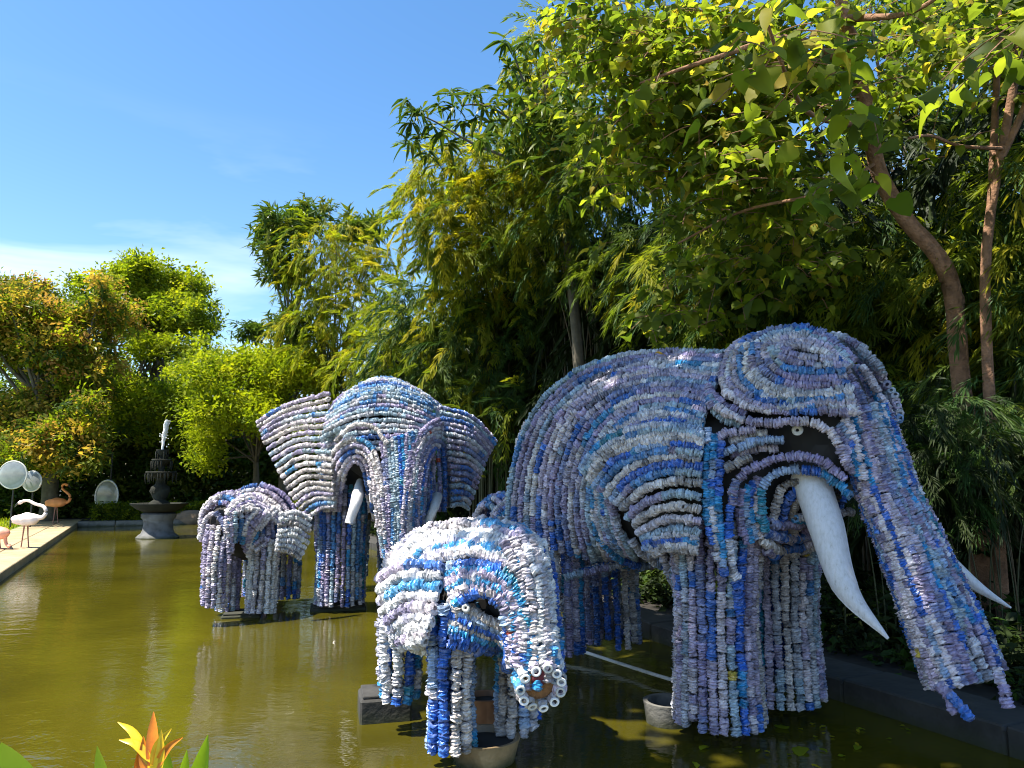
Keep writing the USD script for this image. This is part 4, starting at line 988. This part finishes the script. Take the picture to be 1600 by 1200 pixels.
# ------------------------------------------------------------------ fountain
F0 = ground(246, 840, 0.0); F0[2] = 0
ft = thing('fountain', 'mossy tiered stone fountain on a grey pedestal with a thin white water jet', 'fountain')
place = lambda m: (m.apply_translation(F0), m)[1]
part('pedestal', place(lathe([(.0, -.2), (.56, -.2), (.56, .02), (.50, .08), (.44, .12), (.40, .22), (.38, .42), (.40, .50), (.45, .56), (.46, .66), (.40, .70), (.0, .70)], 40)), 'fountain_stone', ft, 35)
part('lower_bowl', place(lathe([(.0, .70), (.40, .72), (.58, .80), (.74, .92), (.76, .96), (.70, .96), (.60, .88), (.0, .86)], 44)), 'moss', ft, 35)
col = lathe([(.0, .86), (.30, .88), (.27, .98), (.16, 1.06), (.22, 1.18), (.27, 1.30), (.24, 1.42), (.14, 1.50), (.12, 1.62), (.17, 1.70), (.0, 1.70)], 28)
col.vertices[:, :2] *= 1 + .35 * (meshkit.fbm(col.vertices * 6, 3, 2) - .5)[:, None]
part('carved_column', place(col), 'moss', ft, 40)
for z, r_o in ((1.70, .40), (2.05, .27), (2.32, .17)):
    b = lathe([(.0, z - .04), (r_o * .35, z - .02), (r_o * .8, z + .06), (r_o, z + .13), (r_o * .97, z + .16), (r_o * .8, z + .10), (.0, z + .06)], 32)
    b.vertices[:, :2] *= 1 + .12 * (meshkit.fbm(b.vertices * 7, 2, 4) - .5)[:, None]
    bw = part('upper_bowl', place(b), 'moss', ft, 40)
    rg_ = np.random.default_rng(int(z * 100))
    dr = [tube(np.array([[r_o * math.cos(a), r_o * math.sin(a), z + .10], [r_o * 1.02 * math.cos(a), r_o * 1.02 * math.sin(a), z + .02], [r_o * .99 * math.cos(a), r_o * .99 * math.sin(a), z - rg_.uniform(.05, .20)]]), [.020, .018, .004], 5) for a in rg_.uniform(0, 6.28, int(46 * r_o / .5))]
    tag(part('hanging_moss', place(cat(dr)), 'moss', bw), kind='stuff')
part('stem', place(lathe([(.0, 1.72), (.10, 1.74), (.07, 1.86), (.09, 1.98), (.06, 2.10), (.07, 2.26), (.045, 2.40), (.03, 2.50), (.0, 2.50)], 18)), 'moss', ft, 40)
jp = np.array([[0, 0, 2.48], [.01, 0, 2.75], [.035, 0, 3.0], [.07, 0, 3.2], [.10, 0, 3.33]])
part('water_jet', place(tube(spline(jp, 12), np.linspace(.035, .075, 12), 9, True, .9, 6)), 'jet', ft, True)
for k in range(26):
    rg_ = np.random.default_rng(400 + k); a = rg_.uniform(0, 6.28); q = np.array([.03 + .18 * rg_.random() * math.cos(a), .18 * rg_.random() * math.sin(a), 2.5 + .8 * rg_.random()])
    part('water_drop', place(trimesh.creation.icosphere(1, .012 + .012 * rg_.random()).apply_translation(q)), 'jet', ft, True)


# ------------------------------------------------------------------ flamingos
def flamingo(label, foot, mat, s, face, neck, legs, low=False):
    """Built in metres at size s, looking along +x, then turned to face; neck: points from the breast to the head."""
    import manifold3d as m3
    t = thing('flamingo', label, 'flamingo', 'flamingo figures on the left bank')
    R = trimesh.transformations.rotation_matrix(face, [0, 0, 1])
    def put(m):
        m.apply_scale(s); m.apply_transform(R); m.apply_translation(foot); return m
    hb = .58 if not low else .30
    sp = [((-.30, 0, hb - .02), .03), ((-.18, 0, hb + .02), .10), ((0, 0, hb + .04), .15), ((.14, 0, hb + .04), .125), ((.23, 0, hb + .05), .07)]
    body = m3.Manifold()
    for (a, ra), (b, rb) in zip(sp[:-1], sp[1:]):
        body += m3.Manifold.hull(m3.Manifold.sphere(ra, 20).translate(a) + m3.Manifold.sphere(rb, 20).translate(b))
    bm = body.refine_to_length(.035).to_mesh()
    b = trimesh.Trimesh(bm.vert_properties[:, :3], bm.tri_verts); trimesh.smoothing.filter_taubin(b, iterations=12)
    part('body', put(b), mat, t, True)
    n = np.array(neck, float)
    part('neck', put(tube(spline(n, 26), np.interp(np.linspace(0, 1, 26), [0, .15, .5, 1], [.07, .045, .034, .030]), 10)), mat, t, True)
    h = trimesh.creation.icosphere(2, .048); d = unit(n[-1] - n[-2]); h.vertices *= (1.35, .85, .9)
    h.apply_transform(trimesh.geometry.align_vectors([1, 0, 0], d)); h.apply_translation(n[-1])
    hd = part('head', put(h), mat, t, True)
    part('beak', put(tube(spline([n[-1] + d * .045, n[-1] + d * .10 + [0, 0, -.012], n[-1] + d * .135 + [0, 0, -.055]], 8), np.linspace(.028, .007, 8), 8)), 'beak', hd, True)
    w = trimesh.creation.icosphere(2, .12); w.vertices *= (1.9, .25, .8)
    for sy in (-1, 1):
        part('wing', put(w.copy().apply_translation((-.06, .105 * sy, hb + .05))), mat, t, True)
        if legs:
            part('leg', put(tube(np.array([[.0, .05 * sy, hb - .05], [.02 * sy, .05 * sy, hb * .5], [.01 + .05 * sy, .05 * sy, .01]]), [.018, .014, .012], 6)), 'flamingo_leg', t, True)
            part('foot', put(trimesh.Trimesh([[.01 + .05 * sy - .02, .05 * sy, .012], [.10 + .05 * sy, .05 * sy - .05, .006], [.11 + .05 * sy, .05 * sy, .008], [.10 + .05 * sy, .05 * sy + .05, .006], [.01 + .05 * sy, .05 * sy, .02]], [[0, 1, 4], [1, 2, 4], [2, 3, 4], [3, 0, 4], [0, 3, 2], [0, 2, 1]], process=False)), 'flamingo_leg', t)
    return t


SN = [(.20, 0, .66), (.36, 0, .66), (.43, 0, .78), (.36, 0, .90), (.18, 0, .95), (.02, 0, 1.02), (-.10, 0, 1.02), (-.17, 0, .99)]
fz = BANK + .004
f1 = ground(38, 856, fz)
flamingo('white flamingo figure with its neck bent back over its body', f1, 'flamingo_white', 1.0, -.05, SN, True)
f2 = ground(86, 818, fz)
flamingo('orange flamingo figure standing behind the white one, neck in an S', f2, 'flamingo_orange', 1.12, .15, [(.20, 0, .63), (.32, 0, .64), (.37, 0, .74), (.33, 0, .86), (.22, 0, .95), (.13, 0, 1.04), (.13, 0, 1.14), (.19, 0, 1.17), (.24, 0, 1.15)], True)
f3 = ground(-6, 858, fz)
flamingo('pink flamingo figure cut by the left edge, crouching low', f3, 'flamingo_pink', 1.0, -.2, [(.16, 0, .36), (.20, 0, .28), (.22, 0, .18), (.26, 0, .10), (.32, 0, .07)], True, low=True)

# ------------------------------------------------------------------ oval panel and round globes under the trees
t = thing('hanging_disc', 'pale oval disc with a raised rim hanging on a dark post under the trees', 'disc')
c = at(167, 775, 27.0)
o = trimesh.creation.icosphere(4, 1.0); o.vertices *= (.40, .07, .55); part('face', o.apply_translation(c), 'pale_acrylic', t, True)
rim = trimesh.creation.torus(1.0, .055, 48, 8); rim.apply_transform(trimesh.transformations.rotation_matrix(math.pi / 2, [1, 0, 0])); rim.vertices *= (.41, .7, .56); part('rim', rim.apply_translation(c + [0, -.02, 0]), 'white_paint', t, True)
part('post', tube(np.array([c + [.03, .12, 1.6], c + [.03, .12, .3], [c[0] + .03, c[1] + .12, .1]]), .035, 8), 'metal_dark', t, True)
part('crossbar', tube(np.array([c + [-.58, .10, .03], c + [.40, .10, .03]]), .012, 6), 'pvc', t, True)
for (px, py, r0, lab) in ((20, 742, .41, 'larger silvery round disc above the white flamingo'), (50, 752, .31, 'smaller silvery round disc right of the larger one')):
    t = thing('round_disc', lab, 'disc')
    c = at(px, py, 22.5 if px < 30 else 23.2)
    s_ = trimesh.creation.icosphere(4, 1.0); s_.vertices *= (r0, .06, r0); tilt = trimesh.transformations.rotation_matrix(.18 if px < 30 else -.2, [0, 1, .4])
    part('face', s_.apply_transform(tilt).apply_translation(c), 'pale_acrylic', t, True)
    part('rim', trimesh.creation.torus(r0, .025, 40, 6).apply_transform(trimesh.transformations.rotation_matrix(math.pi / 2, [1, 0, 0])).apply_transform(tilt).apply_translation(c), 'pvc', t, True)
    part('post', tube(np.array([[c[0], c[1] + .08, .1], c + [0, .08, r0 * .3]]), .025, 8), 'metal_dark', t, True)

# ------------------------------------------------------------------ pots, blocks and pipe standing in the water
def pot(label, c, r, h, mat, wall=.028, water=.6, flare=1.12):
    t = thing('pot', label, 'pot', None, c)
    part('bowl', lathe([(.0, -.25), (r * .80, -.25), (r * .86, -.05), (r * flare * .97, h - .03), (r * flare, h - .012), (r * flare, h), (r * flare - wall, h), (r * .9 - wall, h * .4), (r * .8 - wall, .02), (.0, .02)], 36), mat, t, 40)
    part('soil', lathe([(.0, h * water), (r - wall * .7, h * water - .004), (.0, h * water - .02)], 24), 'dark', t)
    return t


pot('grey concrete ring pot round the near front foot of the largest elephant', ground(1045, 1128, .0) * [1, 1, 0], .175, .145, 'concrete', .030, .5, 1.0)
pot('round brown glazed pot in front of the front calf', ground(757, 1186, 0) * [1, 1, 0], .20, .135, 'glazed', .020, .75, 1.08)
pot('small reddish brown pot between the legs of the front calf', ground(757, 1138, 0) * [1, 1, 0], .125, .215, 'terracotta', .018, .85, 1.1)
for px, py, sx, sy, h, lab in ((600, 1118, .36, .34, .16, 'dark concrete block under the hind foot of the front calf'), (528, 950, .7, .5, .04, 'flat dark concrete block under the foot of the ear-spreading elephant'), (378, 962, .45, .4, .035, 'flat dark concrete block under the left calf'),
                               (632, 1000, .45, .4, .03, 'flat dark concrete block in the water behind the front calf')):
    c = ground(px, py, 0)
    t = thing('concrete_block', lab, 'block')
    part('slab', rbox((sx, sy, h + .4), .015, (c[0], c[1], h / 2 - .2 + .0), .25), 'concrete_dark', t)
    part('top_lip', rbox((sx * .9, sy * .9, .02), .006, (c[0], c[1], h + .013), .25), 'concrete_dark', t)
pp = [ground(840, 998, .10), ground(885, 1010, .09), ground(930, 1024, .07), ground(985, 1042, .06), ground(1046, 1061, .06), ground(1090, 1072, .03)]
tag(part('water_pipe', tube(spline(pp, 24), .015, 8), 'pvc', None, True), 'thin white water pipe running to the front leg of the largest elephant', 'pipe')
# loose bottles at the end of the big trunk
rg = np.random.default_rng(77)
for k, (a, b) in enumerate([((1468, 1064, 3.95), (1496, 1116, 3.9)), ((1482, 1082, 3.9), (1518, 1126, 3.85)), ((1562, 1050, 4.0), (1574, 1106, 3.95))]):
    V, C = bottles(np.array([at(*a), at(*b)]), .056, .031, 'violet', rg)
    t = thing('hanging_bottle_string', ['left loose string of grey bottles hanging off the trunk end', 'middle loose string of grey bottles hanging off the trunk end', 'right loose string of grey bottles hanging off the trunk end'][k], 'bottle string')
    for i in range(len(V)):
        part('bottle', trimesh.Trimesh(V[i], _FB, process=False), 'bottle', t, False, C[i])
# ------------------------------------------------------------------ floating leaves
rg = np.random.default_rng(88)
for k, (px, py, lab) in enumerate([(1222, 1138, 'yellow green leaf floating near the far front leg of the largest elephant'), (1252, 1168, 'pale floating leaf below the yellow green one'), (1100, 1165, 'small leaf floating right of the concrete ring pot'), (1340, 1165, 'small leaf floating below the tusk')]):
    m = blade_leaf(.13 if k < 2 else .07, .10 if k < 2 else .05, shape='heart', cup=.05, droop=.1, seed=k)
    m.apply_transform(trimesh.transformations.rotation_matrix(rg.uniform(0, 6), [0, 0, 1])); m.apply_translation(ground(px, py, .012))
    tag(part('floating_leaf', m, 'leaf_lime', None, True), lab, 'leaf')
for k in range(26):
    m = blade_leaf(rg.uniform(.03, .07), rg.uniform(.02, .04), shape='lance', cup=.05, droop=.1, seed=k)
    m.apply_transform(trimesh.transformations.rotation_matrix(rg.uniform(0, 6), [0, 0, 1])); m.apply_translation(ground(rg.uniform(1080, 1420), rg.uniform(1130, 1196), .010))
    tag(part('floating_leaf', m, 'leaf_bamboo_gold' if k % 3 else 'leaf_lime', None, True), 'tiny fallen leaf floating on the dark water at the bottom right', 'leaf', 'tiny leaves floating at the bottom right')
m = blade_leaf(.07, .05, shape='heart', cup=.2, seed=9); m.apply_translation(e1.world(e1.lay(np.array(1025.), np.array(552.), .06)))
tag(part('fallen_leaf', m, 'petal_yellow', None, True), 'small yellow leaf lying on the back of the largest elephant', 'leaf')

# ------------------------------------------------------------------ flowering plants on the near bank
def lance(base, tip, width, bend, seed, fold=.25):
    r = np.random.default_rng(seed)
    base, tip = np.array(base, float), np.array(tip, float)
    mid = (base + tip) / 2 + np.array(bend, float)
    c = spline([base, mid, tip], 12)
    t = np.gradient(c, axis=0); t /= np.linalg.norm(t, axis=1, keepdims=True)
    view = unit(EYE - c.mean(0)); s = unit(np.cross(t, view) + .15 * r.normal(size=3))
    w = width / 2 * np.sin(np.pi * np.clip(np.linspace(.06, 1, 12), 0, 1) ** .8) ** .8
    w[-1] = .0006
    nn = unit(np.cross(s, t))
    L_, R2 = c - s * w[:, None] + nn * w[:, None] * fold, c + s * w[:, None] + nn * w[:, None] * fold
    v = np.stack([L_, c, R2], 1).reshape(-1, 3)
    f = []
    for k in range(11):
        a, b = 3 * k, 3 * k + 3
        f += [(a, b, b + 1), (a, b + 1, a + 1), (a + 1, b + 1, b + 2), (a + 1, b + 2, a + 2)]
    return trimesh.Trimesh(v, f, process=False)


YP = 1.45
P_ = lambda x, y, d=0.0: at(x, y, YP + d)
t = thing('heliconia_plant', 'orange and yellow heliconia flower between green leaves at the bottom edge', 'plant')
part('stem', tube(spline([(P_(232, 1300)[0], YP, .15), P_(236, 1260), P_(236, 1195)], 10), np.linspace(.010, .006, 10), 8), 'petal_yellow', t, True)
for k, (b, e, w, bend, mat) in enumerate([((237, 1200), (240, 1112), .022, (0, 0, 0), 'petal'), ((234, 1196), (184, 1128), .018, (0, 0, .018), 'petal_yellow'), ((236, 1190), (186, 1156), .016, (.0, 0, .012), 'petal_yellow'), ((238, 1198), (268, 1138), .018, (-.006, 0, .006), 'petal_yellow'),
                                          ((238, 1206), (286, 1152), .016, (0, 0, .012), 'petal'), ((238, 1220), (224, 1150), .02, (-.006, 0, 0), 'petal'), ((240, 1225), (252, 1140), .018, (.004, 0, 0), 'petal_yellow'), ((236, 1235), (216, 1172), .02, (-.01, 0, 0), 'petal')]):
    part('bract', lance(P_(*b), P_(*e, rg.uniform(-.03, .03)), w, bend, 300 + k, .45), mat, t, True)
for k, (b, e, w, bend) in enumerate([((262, 1330), (258, 1160), .040, (0, 0, 0)), ((300, 1340), (325, 1148), .048, (-.01, 0, 0)), ((270, 1330), (292, 1172), .036, (0, 0, 0))]):
    part('leaf', lance(P_(*b, .05), P_(*e, .03), w, bend, 320 + k), 'leaf_canna', t, True)
t = thing('green_leaf_plant', 'broad bright green leaves at the bottom left corner', 'plant')
part('stem', tube(spline([(P_(10, 1300)[0], YP, .15), P_(14, 1280), P_(10, 1220)], 8), .008, 8), 'leaf_canna', t, True)
for k, (b, e, w, bend) in enumerate([((30, 1330), (2, 1160), .085, (.01, 0, .01)), ((150, 1340), (152, 1166), .040, (.015, 0, 0)), ((-40, 1330), (-30, 1190), .07, (0, 0, 0)), ((60, 1330), (46, 1200), .06, (0, 0, 0))]):
    part('leaf', lance(P_(*b), P_(*e), w, bend, 340 + k), 'leaf_canna', t, True)
# rock and small planting by the fountain
for k, (px, py, Y, r0, lab) in enumerate([(300, 818, 27.5, .55, 'brown rock on the far bank right of the fountain'), (262, 822, 28.5, .35, 'smaller rock on the far bank behind the fountain')]):
    m = trimesh.creation.icosphere(3, r0); m.vertices *= (1.3, .9, .55); m.vertices *= 1 + .5 * (meshkit.fbm(m.vertices * 2.2 + k, 3, k) - .5)[:, None]
    c = at(px, py, Y); c[2] = .2
    tag(part('rock', m.apply_translation(c), 'rock', None, 30), lab, 'rock')
